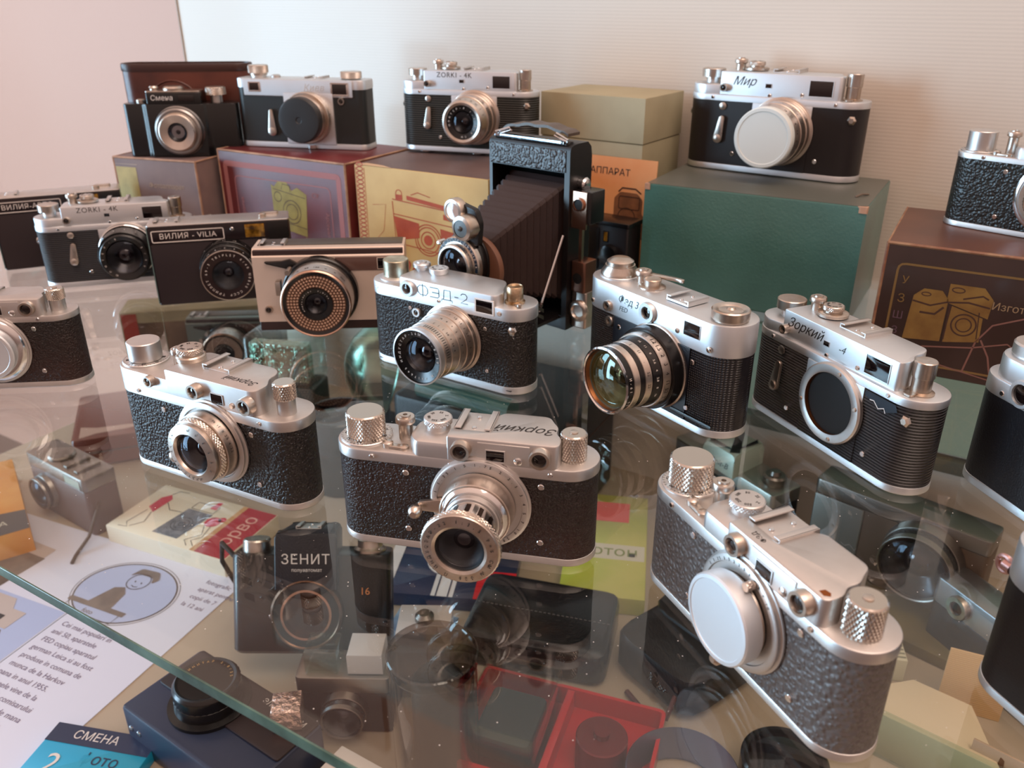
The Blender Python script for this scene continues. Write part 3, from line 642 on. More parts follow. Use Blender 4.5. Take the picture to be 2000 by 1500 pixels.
def lens_cap(t, c):
    mount(t, c, 25, 3, BRASSY)
    barrel(t, c, [(24.4, 2.5, 24, 9, BRASSY), (22.8, 9, 22.8, 12, BRASSY, 3, 'focusing_ring'), (24, 12, 23.4, 20, BRASSY, None, 'lens_ring'), (22.4, 20, 22.4, 22, CHROME2, None, 'lens_ring'), (23.2, 22, 21.8, 32, BRASSY, None, 'aperture_ring')])
    scale_on(t, c, 23.6, 16, ['1', '1.5', '2', '3', '5', '10'], 2.5, 78, -10); scale_on(t, c, 22.6, 27, ['16', '11', '8', '5.6', '4', '2'], 2.8, 60, -20)
    part_lathe('lens_cap', [(22, 31), (22.4, 32), (22.4, 37.6), (21.6, 38.6), (19.4, 38.7), (19, 38.2), (0.01, 38.2)], YAX(c), mat('pale_painted_cap', '#d7dfdc', .5), t, 64, cap1=False)
def lens_black(t, c):
    mount(t, c, 25, 3, CHROME)
    barrel(t, c, [(25, 2.5, 24.6, 10, BLACK), (23, 10, 23, 14, BLACK, 3, 'focusing_ring'), (24, 14, 23.4, 30, BLACK, None, 'lens_ring'), (22, 30, 21.6, 34, BLACK, None, 'aperture_ring')])
    part_lathe('bright_rim', [(25, 8), (25.3, 9), (24.6, 9.6)], YAX(c), POLISH, t, 60, cap0=False, cap1=False)
    scale_on(t, c, 23.8, 22, ['16', '8', '4', '2'], 2.6, 130, 60, WINK)
    part_lathe('name_ring', [(21.4, 33.8), (20.6, 34.6), (16, 33)], YAX(c), BLACK, t, 60, cap0=False, cap1=False)
    ringtext(t, 'ЮПИТЕР-8   2/50', 2.3, 18.6, (c[0], c[1] - 34.2, c[2]), WINK, 250, -40)
    lens_core(t, c, 33.6, 16, BLACK, LENSG, 9, .5)
z4('silver rangefinder camera without a lens, open round mount and torn ribbed covering', -69.5, 510.9, 0, -35.5, ('Зоркий', '-4'), RIBBED, None, torn=True, script=True)
z4('silver camera with a black lens left of the bordered black plastic camera', -750.2, 490.6, 0, 47.2, 'ZORKI - 4K', RIBBED, lens_black)
z4('silver camera with a golden silver lens standing on the yellow box', -490.9, 729.6, 113.6, 14.2, 'ZORKI - 4K', mat('green_black_ribbed', '#1c1f1c', .4, bump='ribz', bscale=150, bstr=.9, bdist=.0006), lens_j8, feet=True)
z4('large silver rangefinder camera with a white-capped lens standing on the green case', -212.7, 826.0, 104.0, -3.8, ('Мир', ''), SMOOTHB, lens_cap, scale=1.165, feet=True, script=True)

# ------------------------------------------------------------------ right edge cameras
t = thing('rangefinder_camera', 'camera with tall stepped silver top cut by the right edge beside the lensless camera', 'camera', 60.7, 472.4, 0, -44.7, RFG)
D = 34; F = -17; body(t, 140, D, 5.5, 58, 68, mat('blue_black_leather', '#12131a', .36, bump='noise', bscale=900, bstr=.7), ALU)
b = bmn(); rr = D/2; prism(b, [(60, -15.5), (60, 15.5)] + [(-140/2 + rr + 4 + (rr-1.5)*cos(a), (rr-1.5)*sin(a)) for a in [pi/2 + pi*k/20 for k in range(21)]], 68 - .3, 81, 1.8); link('viewfinder_housing', b, ALU, t)
part_lathe('winding_knob', [(11, 80), (11, 82), (12, 82.4), (12, 88), (11.2, 89), (7, 89), (6.6, 88)], ZAX((-49, 0, 0)), CHROME, t, 60)
rwin(t, (-34, F, 67), 8, 3, ALU, 5.4); screw(t, (-48, F + .4, 61), 1.6)
c = (10, F, 34); mount(t, c, 25, 3); barrel(t, c, [(18, 3, 17.6, 12, BLACK)]); lens_core(t, c, 12, 15, BLACK)
t = thing('rangefinder_camera', 'black camera with a pink strap lug cut by the lower right edge', 'camera', 83.7, 299.6, 0, -39.7, RFG)
D = 32; F = -16; body(t, 134, D, 4.5, 53, 70, mat('speckled_black_covering', '#120f10', .45, bump='noise', bscale=1400, bstr=.5), ALU)
b = bmn(); tube(b, [(-69.6 + 3.1*cos(a), -5, 51 + 3.4*sin(a)) for a in [2*pi*k/20 for k in range(21)]], 1.15, 8); lathe(b, [(2.6, -3), (2.6, .6), (1.6, 1.2)], XAX((-66.6, -5, 51)), 14); link('strap_lug', b, mat('pinkish_metal', '#c49a93', .35, .8), t)
c = (10, F, 33); mount(t, c, 25, 3); barrel(t, c, [(22, 3, 21.6, 24, CHROME)]); lens_core(t, c, 24, 18, BLACK)

# ------------------------------------------------------------------ camera with the black pushed-on cap (red box)
t = thing('rangefinder_camera', 'chrome and black rangefinder camera with a black lens cap standing on the red box', 'camera', -665.2, 679.6, 109.9, 18.7, RFG)
W, D, H, H2 = 143.1, 32.1, 62, 6; F = -16.05
bm = bmn(); prism(bm, stad(W - .8, D - .8, 8), 5, H, 0, 0); link('leatherette', bm, mat('smooth_grey_black_leather', '#232728', .4, bump='noise', bscale=900, bstr=.3), t)
bm = bmn(); prism(bm, stad(W, D, 8), 0, 6, .5, .7); link('bottom_plate', bm, ALU, t)
bm = bmn(); prism(bm, stad(W, D, 8), H - 2, H + 7, .9); link('top_plate', bm, ALU, t)
bm = bmn(); box(bm, -61.5, 59, F - 1, 12, 52, H + 6.6, .8, 0); link('front_housing', bm, ALU, t)
bm = bmn(); box(bm, -17, 37.5, F - 2, F + 2, 5, 56, .5); link('front_plate', bm, ALU, t)
knob(t, 'winding_knob', (-53, 3), 10, H + 9, H + 19, CHROME2, skirt=(9, 2)); part_lathe('knob_neck', [(8, H + 6), (8, H + 10)], ZAX((-53, 3, 0)), CHROME, t, 30)
knob(t, 'rewind_knob', (52, 0), 10.6, H + 8, H + 14.6, CHROME2, kn=True)
shoe(t, 2, 22, -4, 14, H + 6.8, CHROME, 2.2); part_lathe('shutter_button', [(5, H + 6), (5, H + 9), (3, H + 10)], ZAX((-32, 0, 0)), CHROME, t, 30)
vwin(t, -54.4, -44, 57.6, 64.6, F - 1, POLISH, 1.4); vwin(t, 37.6, 53, 55.4, 65, F - 1, POLISH, 1.8)
text(t, 'Киев', 9, (17, F - 1.1, 61), FRONT, mat('raised_chrome_letters', '#f1f3f0', .2, .6), shear=.3, name='engraving', space=1.1)
rwin(t, (46, F, 48.6), 3.6, 1.4, CHROME2, 2.2, 'sync_socket')
lever(t, (-33, 37), (-33.5, 17), 2.2, 4.8, 2.4, CHROME2, F - .4)
c = (9, F - 2, 32)
barrel(t, c, [(25.6, 0, 25.4, 7, CHROME2, 4, 'focusing_ring'), (23, 7, 22.8, 15, BRASSY)])
part_lathe('lens_cap', [(22.4, 13), (22.6, 14), (22.6, 22), (21.4, 23.6), (18, 24), (3.4, 23.6), (2.6, 23), (0.01, 23)], YAX(c), mat('black_plastic_cap', '#26282a', .42), t, 60, cap1=False)
part_lathe('foot', [(5, -.1), (5.6, .6), (5.6, 4)], ZAX((9, -14, 0)), POLISH, t, 24)

# ------------------------------------------------------------------ little bakelite camera and its case
t = thing('viewfinder_camera', 'small black bakelite camera with a silver lens before the brown leather case', 'camera', -782.0, 615.5, 100.2, 36, RFG)
D = 34; F = -17
bm = bmn(); prism(bm, fillet([(-58, -12), (-38, -12), (-33, -17), (24, -17), (29, -12), (58, -12), (60, 0), (50, 15), (-50, 15), (-60, 0)], [6, 3, 2, 2, 3, 6, 6, 8, 8, 6]), 0, 54, 1.2, .8); link('body_shell', bm, BAKEL, t)
bm = bmn(); box(bm, -33, 23, -13, 11, 53, 65, 1, 2); hh_ = link('viewfinder_housing', bm, BAKEL, t)
bm = bmn(); box(bm, -33.4, 22, -11, 9, 65, 66.4, .3, 2); link('top_trim', bm, CHROME2, t)
text(t, 'Смена', 7.2, (-17, -13.1, 59.6), FRONT, WINK, shear=.1, name='engraving'); vwin(t, 0, 16, 56.6, 63, -13, BAKEL, .2)
part_lathe('film_dial', [(11, 66), (11, 68.6), (9, 70.4), (4, 70.6)], ZAX((-7, 0, 0)), CHROME2, t, 44)
part_lathe('shutter_button', [(4, 64), (4, 68), (5, 69), (4, 70.6)], ZAX((-27, 0, 0)), CHROME2, t, 24)
part_lathe('rewind_shaft', [(6, 53), (6, 62)], ZAX((36, 0, 0)), CHROME, t, 28); knob(t, 'winding_knob', (36, 0), 10, 61.6, 69.6, CHROME2, kn=True, n=44)
part_lathe('knob', [(5, 53), (5, 57), (3.4, 58)], ZAX((-42, 0, 0)), CHROME2, t, 24)
c = (-2, -17, 27)
part_lathe('lens_flange', [(25.4, 0), (25.4, 1.4), (24, 3), (23.6, 6), (22, 7.4)], YAX(c), mat('grey_alloy', '#a9a5a2', .3, 1., noise=.2), t, 60)
barrel(t, c, [(19.5, 7, 18.8, 12, CHROME2, 3, 'aperture_ring')])
part_lathe('front_ring', [(18.4, 11.8), (17.6, 13), (9.6, 11)], YAX(c), BRASSY, t, 60, cap0=False, cap1=False); lens_core(t, c, 11.4, 9.6, BLACK, LENSG, 6, .5)
t = thing('camera_case', 'open brown leather camera case standing behind the small bakelite camera', 'camera case', -803.5, 646, 100.2, 36, None)
BRL = mat('brown_leather', '#5a2a1c', .34, bump='noise', bscale=500, bstr=.35, col2='#3c1a14', csc=20)
bm = bmn(); P = stad(136, 34, 16, 8); Q = offs(P, 2.2)
lp = lambda pl, z: [(x, y, z) for x, y in pl]
loft(bm, [lp(P, 0), lp(P, 88), lp(offs(P, .6), 90), lp(offs(P, 1.6), 90), lp(Q, 88), lp(Q, 3)], True, True); link('leather_shell', bm, BRL, t)
bm = bmn(); loft(bm, [lp(offs(P, -.5), 83), lp(offs(P, -.9), 84), lp(offs(P, -.9), 89), lp(offs(P, -.2), 90.6), lp(offs(P, 2), 90.6), lp(offs(P, 2.4), 88)], False, False); link('rim_piping', bm, mat('dark_brown_piping', '#3a2019', .4), t)
bm = bmn(); tube(bm, [(68.5, 0, 30), (72, -1, 29), (72.5, -1, 42), (68.5, 0, 46)], 1.6, 8); link('strap_loop', bm, BRL, t)
bm = bmn()
P_ = [( -14 + 30*cos(a), 40 + 34*sin(a)) for a in [pi*k/16 for k in range(17)]]
tube(bm, [(x, -17.2, z) for x, z in P_], 1.0, 6); link('moulded_arch', bm, BRL, t)

# ------------------------------------------------------------------ plastic viewfinder cameras
def vilia(label, x, y, yaw, nm, W=122.5):
    t = thing('viewfinder_camera', label, 'camera', x, y, 0, yaw, RFG)
    D = 31.4; F = -D/2; H = 73.6
    PL = mat('dark_plastic_front', '#211619', .4, bump='noise', bscale=1200, bstr=.1)
    bm = bmn(); box(bm, -W/2, W/2, F, -F, 0, H - 8, .8, 3); link('body_shell', bm, PL, t)
    bm = bmn(); box(bm, -W/2 + .3, W/2 - .3, F - .4, -F - .3, H - 17, H - 1, .5, 2); link('upper_front', bm, mat('glossy_plastic', '#180d10', .22), t)
    bm = bmn(); box(bm, -W/2, W/2, F, -F, H - 1.4, H, .5, 3); link('top_plate', bm, CHROME, t)
    bm = bmn(); box(bm, -W/2 - .2, -W/2 + .6, F - .2, F + 3, 2, H - 2, .2); link('edge_trim', bm, mat('teal_metal_trim', '#7d9a98', .3, .8), t)  # narrow teal metal strip down the left front edge
    bm = bmn(); box(bm, -57.6, 3.6, F - .9, F, 58.6, 69, .2, 1.2); o = link('name_plate', bm, mat('glossy_plastic', '#180d10', .22), t)
    bm = bmn(); q = rrect(-57.4, 3.4, 58.8, 68.8, 1.4); ribbon(bm, q, .9, 0, 0, True)
    for v in bm.verts: v.co = Vector((v.co.x, F - 1, v.co.y))
    link('plate_border', bm, WINK, o)
    text(o, nm, 6.8, (-27, F - 1., 63.7), FRONT, WINK, space=1.08)
    vwin(t, 22, 39, 58.6, 70.6, F - .5, mat('glossy_plastic', '#180d10', .22), .8, mat('amber_window', '#3a2408', .06, .4, col2='#b98a34', csc=120))
    bm = bmn(); box(bm, 42, 60, F - 1, F, 56, 72, .4); link('grip_panel', bm, BLACK, t)
    shoe(t, -56, -34, -9, 8, H, CHROME, 2.4); screw(t, (11, F - .4, 67), 1.8)
    bm = bmn(); prism(bm, fillet([(36, 2), (52, 4), (52, 9), (37, 8)], 2), H, H + 2.4, .5); lathe(bm, [(3.4, 0), (3.4, 2.6), (2, 3.4)], ZAX((38, -3, H)), 20); link('advance_lever', bm, CHROME2, t)
    c = (4.5, F, 33)
    barrel(t, c, [(26, 0, 25.4, 10, BLACK), (24, 10, 24, 19, BLACK, 5, 'focusing_ring'), (23.4, 19, 23, 29, BLACK, None, 'distance_ring')])
    scale_on(t, c, 23.2, 24, ['1', '1.5', '2', '3', '5', '8', 'м'], 2.6, 150, 30, WINK); scale_on(t, c, 25.5, 6, ['16', '11', '8', '5.6', '4'], 2.6, 140, 50, WINK)
    part_lathe('bright_rim', [(23, 28.6), (23.1, 29.8), (22.2, 30)], YAX(c), CHROME2, t, 60, cap0=False, cap1=False)
    part_lathe('name_ring', [(22.3, 29.6), (13.4, 28.4)], YAX(c), mat('maroon_black_ring', '#1c0a0c', .3), t, 60, cap0=False, cap1=False)
    ringtext(t, 'TRIPLET 4/40 N8840 CCCP ТРИПЛЕТ 69-3 ', 2.9, 18.3, (c[0], c[1] - 29.2, c[2]), WINK, 130, -230)
    lens_core(t, c, 28.8, 13.4, BLACKM, LENSG, 10, .36)
    return t
vilia('flat-topped black plastic camera with a white-bordered name plate and yellow window', -620.2, 508.1, 45.3, 'ВИЛИЯ - VILIA')
vilia('black plastic camera at the far left edge behind the silver camera with black lens', -855.5, 499.8, 55.0, 'ВИЛИЯ-АВТО', 121.3)

def selenium(label, x, y, z, yaw, face, grp=RFG):
    t = thing('viewfinder_camera', label, 'camera', x, y, z, yaw, grp)
    W, D, H = 124, 33.1, 70.2; F = -D/2
    bm = bmn(); box(bm, -W/2, W/2, F + .6, -F, 0, 8, .5, 1); box(bm, -W/2 + 1, W/2 - 1, F + 1, -F - .5, 7, H - 1, .3); link('body_shell', bm, mat('dark_brown_base', '#2a1512', .4), t)
    bm = bmn(); R = []
    for y, z_ in ((F, 8), (F, 64), (F + 5.5, H), (-F - 1, H), (-F, H - 1), (-F, 8)): R.append((y, z_))
    loft(bm, [[(x_, y, z_) for y, z_ in R] for x_ in (-W/2, W/2)]); link('front_cover', bm, face, t, smooth=20)
    bm = bmn(); box(bm, 5.6, 58, F - .5, F + 1, 51.5, 63, .2, .6); link('window_panel', bm, mat('brown_tinted_window', '#5b443d', .12), t)
    vwin(t, 40, 53, 53, 62, F - .5, face, .5); bm = bmn(); box(bm, -W/2 + 3, W/2 - 2, -4, -F - 1.5, H - .2, H + .6, .2); link('top_inset', bm, mat('grey_top_panel', '#5c5650', .4, .6), t)
    shoe(t, -57, -36, -6, 8, H, CHROME, 3)
    text(t, 'Зоркий   10', 4.2, (20, F + 2.8, 67.2), (radians(48), 0, 0), mat('engraved_grey', '#4c585a', .5), shear=.2, name='engraving')
    bm = bmn(); prism(bm, fillet([(-52, 60.6), (-50, 58.8), (-34, 54.6), (-27, 50), (-18, 50), (-20, 56), (-31, 62.6), (-38, 61)], .9), 0, 3.2, .5, 0, YAX((0, F, 0))); link('winding_lever', bm, BLACK, t)
    rwin(t, (-53, F, 19), 3.4, 1.8, CHROME2, 2, 'sync_socket')
    c = (-8, F, 34); part_lathe('lens_mount', [(31, 0), (31, 7), (30, 8)], YAX(c), BLACK, t, 60)
    barrel(t, c, [(28.6, 7, 28, 14, CHROME2, None, 'focusing_ring'), (28.4, 15, 28, 30, CHROME, None)])
    scale_on(t, c, 28.2, 24, ['R', '64', '130', '=', '=', '250'], 3.4, 118, 40)
    bm = bmn(); lathe(bm, [(2, 0), (2.2, 12)], YAX((c[0] - 22, F - 10, 57)), 12); box(bm, -42, -38, F - 16, F - 8, 36, 48, .5); link('distance_tab', bm, CHROME2, t)
    part_lathe('bright_rim', [(28, 29.6), (28.2, 32), (27.2, 33), (26.2, 32.4)], YAX(c), mat('copper_toned_rim', '#c2a08c', .28, 1.), t, 64, cap0=False, cap1=False)
    part_lathe('black_ring', [(26.3, 32.6), (23.4, 31.2)], YAX(c), BLACK, t, 60, cap0=False, cap1=False)
    part_lathe('selenium_backing', [(23.6, 31.4), (13.4, 31.4)], YAX(c), mat('selenium_cell', '#654a3c', .35, .5), t, 60, cap0=False, cap1=False)
    bm = bmn()
    for r_ in (14.9, 17.3, 19.7, 22.1):
        n = int(2*pi*r_/2.5)
        for k in range(n):
            a = 2*pi*(k + (.5 if int(r_*10) % 2 else 0))/n
            lathe(bm, [(1.15, 31.3), (.5, 32.6)], YAX((c[0] + r_*cos(a), c[1], c[2] + r_*sin(a))), 6, cap0=False)
    link('light_cell_lenslets', bm, mat('lenslet_plastic', '#c4a48e', .12, .3), t)
    part_lathe('name_ring', [(13.6, 32), (13.4, 32.6), (9, 31.4)], YAX(c), BLACK, t, 48, cap0=False, cap1=False)
    ringtext(t, 'ИНДУСТАР-63  2,8/45', 1.7, 11.4, (c[0], c[1] - 32.1, c[2]), WINK, 215, 20)
    lens_core(t, c, 31.6, 9, BLACK, LENSG, 7, .5)
    return t
selenium('silver box-shaped camera with a large round honeycomb light cell around its lens', -484.8, 506.0, 0, 35, mat('brushed_champagne_front', '#d6c4b6', .5, .5, noise=.06, csc=30))
# ------------------------------------------------------------------ folding camera standing upright
t = thing('folding_camera', 'black folding bellows camera standing on end in the centre with its lens panel extended', 'folding camera', -345.1, 612.6, 0, -8.3, RFG)
W, D, H = 83, 30, 153; F = -D/2; MET = mat('black_enamel_metal', '#121011', .36, .1)
GR = mat('sparkling_grain_leather', '#2b2828', .3, bump='pebble', bscale=520, bstr=1., bdist=.0009)
def shell(x0, x1):  # rounded top profile
    return [(F, 0), (F, H - 5), (F + 1.4, H - 2), (F + 5, H - .6), (F + 10, H), (-F - 6, H), (-F - 1.5, H - 4), (-F, H - 12), (-F, 0)]
bm = bmn()
for x0, x1 in ((-W/2, -W/2 + 3), (W/2 - 5, W/2)): loft(bm, [[(x, y, z) for y, z in shell(0, 0)] for x in (x0, x1)])
loft(bm, [[(x, y, z) for y, z in [(F, 131)] + shell(0, 0)[1:7] + [(-F, 131)]] for x in (-W/2 + 2.8, W/2 - 4.8)])
box(bm, -W/2 + 2.8, W/2 - 4.8, F, -F, 0, 12, .3)
link('body_frame', bm, MET, t)
bm = bmn(); box(bm, -W/2 + 2.8, W/2 - 4.8, 6, -F - .2, 12, 132, .3); link('film_chamber', bm, mat('dull_black_chamber', '#030303', .9, spec=.1), t)
bm = bmn(); box(bm, -W/2 + 1.5, W/2 - 4, F - .7, F + 1, 131.5, H - 4.6, .4, 0); link('front_leather', bm, GR, t)
bm = bmn(); box(bm, -W/2 + 3, W/2 - 5, F + 3, F + 12, H - 1.5, H + 1, .5, 2); link('top_leather', bm, LEATH, t)
bm = bmn(); pl = [(-37, F + 1), (-33, F + 3), (30, F + 3), (34, F + 1), (30, F + 8), (-33, F + 8)]; prism(bm, fillet(pl, 1), H - .2, H + 1.8, .5); link('catch_bar', bm, mat('bluish_steel', '#b9cbdc', .15, 1.), t)
bm = bmn()
for s in (-1, 1): tube(bm, [(s*34, F + 4, H + .5), (s*37, F + 3, H + 3), (s*24, F + 5, H + 7), (s*22, F + 5, H + 5), (s*35, F + 5, H + 1)], .9, 8)
link('strap_ring', bm, POLISH, t)
bm = bmn(); R = []
for k in range(17):
    x = -33 + 66*k/16; z = H + 4 + 5.5*sin(pi*k/16)**.6 + .6*sin(k*1.3); R.append([(x, -7, z), (x, 9, z), (x, 9, z + 2.2), (x, -7, z + 2.2)])
loft(bm, R); link('leather_handle', bm, mat('olive_brown_leather', '#4a3c30', .4, bump='noise', bscale=700, bstr=.4), t)
# bellows, narrowing towards the lens standard
LC = (0, F - 78, 70)
bm = bmn(); R = []; N = 26
for k in range(N + 1):
    f_ = k / N; y = 4 + (LC[1] + 6 - 4) * f_; hw = 33 - 13*f_; zt = 125 - 37*f_; zb = 20 + 26*f_; q = 0 if k % 2 else 2.6
    q2 = 2.2
    R.append([(-hw + q + q2, y, zb + q), (hw - q - q2, y, zb + q), (hw - q, y, zb + q + q2), (hw - q, y, zt - q - q2), (hw - q - q2, y, zt - q), (-hw + q + q2, y, zt - q), (-hw + q, y, zt - q - q2), (-hw + q, y, zb + q + q2)])
loft(bm, R); link('bellows', bm, mat('bellows_leather', '#2b1a17', .45, bump='noise', bscale=800, bstr=.35), t, smooth=15)
# drop bed with struts
bm = bmn(); box(bm, -37, 35, LC[1] - 6, F + 1, 9, 12, .6, 3); link('drop_bed', bm, MET, t)
bm = bmn(); tube(bm, [(36, F - 30, 24), (38, F - 2, 82)], 1.1, 8); tube(bm, [(-38, F - 30, 24), (-40, F - 2, 82)], 1.1, 8); link('strut', bm, POLISH, t)
bm = bmn()
P_ = [(36 + 0, F - 72, 24), (36, F - 60, 16), (37, F - 46, 15), (37, F - 36, 24), (37, F - 26, 18)]
for dz in (0, 6):
    R = [[(x - 1, y, z + dz - 1.6), (x + 1, y, z + dz - 1.6), (x + 1, y, z + dz + 1.6), (x - 1, y, z + dz + 1.6)] for x, y, z in P_]; loft(bm, R)
for p_ in (P_[0], P_[3], (37, F - 30, 30)): lathe(bm, [(2.2, -1), (2.2, 1.6), (1.2, 2.4)], XAX(p_), 16)
link('folding_link', bm, mat('dark_polished_steel', '#6a5c58', .2, 1.), t)
# lens standard and shutter
bm = bmn(); prism(bm, stad(44, 46, 20), -8, -2, .8, 0, YAX(LC)); link('lens_standard', bm, MET, t)
part_lathe('focusing_wheel', [(25, -9), (25.4, -7), (25, -4)], YAX((LC[0] + 7, LC[1], LC[2] - 4)), mat('brown_knurled_wheel', '#6e4a38', .4), t, 72)
part_lathe('shutter_housing', [(21.6, -3), (21.6, 5), (20.8, 7), (18, 7.4), (14.5, 7.4)], YAX(LC), BLACK, t, 72, cap1=False)
part_lathe('shutter_scale_ring', [(21.8, 4), (21.8, 7.4), (20.8, 8.4), (16, 8.6)], YAX(LC), CHROME2, t, 72, cap0=False, cap1=False)
bm = bmn()
for k in range(20):
    a = radians(205 - 11*k); plate(bm, [((19.6 + dr)*cos(a + da), (19.6 + dr)*sin(a + da)) for dr, da in ((-1.4, -.085), (1.2, -.085), (1.2, .085), (-1.4, .085))])
for v in bm.verts: v.co = Vector((LC[0] + v.co.x, LC[1] - 8.65, LC[2] + v.co.y))
link('scale_band', bm, mat('blue_black_scale', '#1b2f45', .3), t)
ringtext(t, '1 2 5 10 25 50 100 250 B T', 2.1, 19.5, (LC[0], LC[1] - 8.8, LC[2]), WINK, 195, -15)
part_lathe('lens_bezel', [(17, 8), (16.8, 13), (16, 14), (14.6, 14.2), (14, 13)], YAX(LC), CHROME2, t, 64, cap0=False, cap1=False)
lens_core(t, LC, 13, 14, BLACKM, LENSG, 9, .55)
ringtext(t, 'МОСКВА ИНДУСТАР', 1.8, 12, (LC[0], LC[1] - 11, LC[2]), WINK, 250, 130)
# twin round rangefinder windows on a swinging arm
bm = bmn(); prism(bm, fillet([(-6, 20), (18, 16), (20, 34), (16, 44), (-3, 48)], 3), 0, 5, .8, 0, YAX(LC)); link('rangefinder_arm', bm, MET, t)
q_ = (LC[0] - 3.5, LC[1], LC[2] + 41)
part_lathe('rangefinder_wheel', [(9.4, 2), (9.6, 7), (8.8, 9), (6.8, 9.6), (6.4, 8.6)], YAX(q_), CHROME2, t, 44, cap1=False)
part_lathe('wheel_glass', [(6.6, 8.8), (.01, 9)], YAX(q_), mat('pinkish_optical_glass', '#b59a8e', .06, spec=.8), t, 36, cap0=False, cap1=False)
q_ = (LC[0] + 10, LC[1] + 1, LC[2] + 31)
part_lathe('wheel_glass', [(6.4, 16), (2, 16.3), (1.6, 17.4), (.01, 18)], YAX(q_), mat('dark_centre_disc', '#3c3a38', .3), t, 36, cap0=False, cap1=False)
part_lathe('rangefinder_wheel', [(9.6, 4), (9.8, 13), (9.2, 15.4), (6.6, 16.4)], YAX(q_), CHROME2, t, 44, cap1=False)
bm = bmn(); lathe(bm, [(2, 2), (2, 8), (1, 9)], YAX((LC[0] - 20, LC[1], LC[2] + 14)), 16); link('shutter_lever', bm, POLISH, t)
# fittings down the right-hand side
X = W/2
bm = bmn(); lathe(bm, [(5.4, 0), (5.6, 5), (4.6, 6.4), (2, 7)], XAX((X, 1, 121)), 24, knurl=(0, .3, 4)); link('film_key', bm, POLISH, t)
bm = bmn(); box(bm, X + .2, X + 18, -11, 10, 92, 118, 1, 2); a_ = link('rangefinder_box', bm, BLACK, t)
bm = bmn(); box(bm, X + .4, X + 15, -12.2, -10.4, 88, 118, .5); lathe(bm, [(5.4, 0), (5.4, 2), (4.4, 2.2)], YAX((X + 8, -12, 108)), 30, cap1=False); link('chrome_face', bm, mat('warm_chrome', '#c7a48f', .22, 1.), a_)
part_lathe('window_glass', [(4.4, 1), (.01, 1.2)], YAX((X + 8, -12.2, 108)), BLACKM, a_, 24, cap0=False, cap1=False)
bm = bmn(); box(bm, X + 6, X + 9, -8, -5, 58, 92, .5); link('connecting_rod', bm, mat('warm_chrome', '#c7a48f', .22, 1.), t)
bm = bmn(); box(bm, X + .2, X + 14, -10, 8, 34, 60, .8, 2); b_ = link('lower_window_box', bm, mat('dull_copper_metal', '#7d5a4c', .3, .9), t)
part_lathe('window_glass', [(4.6, 0), (.01, .3)], YAX((X + 7, -10.1, 46)), BLACKM, b_, 24, cap0=False, cap1=False)
bm = bmn(); box(bm, X + .2, X + 15, -8, 8, 2, 34, 1, 2); lathe(bm, [(9, 0), (9, 3), (6, 4), (5, 2)], YAX((X + 9, -8, 18)), 30, knurl=(0, .3, 3)); link('foot_bracket', bm, BRASSY, t)

# black camera half hidden behind, in front of the leaflet
t = thing('box_camera', 'small black camera with a tiny amber window standing in front of the orange leaflet', 'camera', -323, 718, 0, -4, RFG)
bm = bmn(); box(bm, -22, 22, -13, 14, 0, 63, 1.2, 2); link('body_shell', bm, mat('black_box_leather', '#130e10', .4, bump='noise', bscale=900, bstr=.3), t)
bm = bmn(); prism(bm, fillet([(-23, -14), (23, -14), (23, 15), (-23, 15)], 2), 63, 67, 1); link('top_plate', bm, BLACK, t)
vwin(t, -3, 1, 48, 57, -13.2, BLACK, .8, mat('amber_window', '#3a2408', .06))
bm = bmn(); box(bm, -18, -8, -14, -12, 20, 60, .4); link('side_rib', bm, BLACK, t)
bm = bmn(); lathe(bm, [(10, 0), (9.6, 6), (7, 7)], YAX((4, -13, 36)), 36); link('lens_barrel', bm, BLACK, t)
# ------------------------------------------------------------------ boxes along the back wall
BXG = 'camera boxes along the back wall'
def on_front(bm, D, out=.15):
    for v in bm.verts: v.co = Vector((v.co.x, -D/2 - out - v.co.z * .2, v.co.y))
def camdraw(bm, x, z, w, ln=.8, mi=0, flip=1):
    """a small printed camera, outlined, in front-face coordinates"""
    h = w * .5
    def r(a, b, c, d, m=mi): plate(bm, [(x + a*w, z + b*h), (x + c*w, z + b*h), (x + c*w, z + d*h), (x + a*w, z + d*h)], 0, .2, m)
    return r
class Box:
    def __init__(s, name, label, X, Y, W, D, H, yaw, face, edge, top=None, fixed_front=None, group=BXG, z=0, lid=None, r=.6):
        a = radians(yaw)
        if fixed_front:                                     # keep the measured front edge, extend the depth backwards
            d0 = fixed_front; X += -sin(a) * (D - d0)/2; Y += cos(a) * (D - d0)/2
        s.t = thing(name, label, 'box', X, Y, z, yaw, group); s.W, s.D, s.H = W, D, H
        bm = bmn(); box(bm, -W/2, W/2, -D/2, D/2, 0, H if not lid else lid - .3, r, 0); link('box_body', bm, face, s.t)
        if lid: bm = bmn(); box(bm, -W/2 - .5, W/2 + .5, -D/2 - .5, D/2 + .5, lid, H, .8, 0); link('lid', bm, face, s.t)
        if edge:
            bm = bmn()
            for x in (-W/2, W/2): tube(bm, [(x*.997, -D/2 + .6, .8), (x*.997, -D/2 + .6, H - .6)], 1.25, 6)
            tube(bm, [(-W/2, -D/2 + .6, H - .5), (W/2, -D/2 + .6, H - .5)], 1.25, 6)
            for x in (-W/2, W/2): tube(bm, [(x*.997, -D/2, H - .5), (x*.997, D/2, H - .5)], 1.0, 6)
            link('worn_edges', bm, edge, s.t)
        if top: bm = bmn(); box(bm, -W/2 + .8, W/2 - .8, -D/2 + 1.2, D/2 - .8, H - .2, H + .15, 0); link('top_paper', bm, top, s.t)
    def deco(s, name, m, fn):
        bm = bmn(); fn(bm); on_front(bm, s.D); return link(name, bm, m, s.t)
    def txt(s, tx, size, x, z, m, **k): return text(s.t, tx, size, (x, -s.D/2 - .3, z), FRONT, m, name='printed_text', **k)

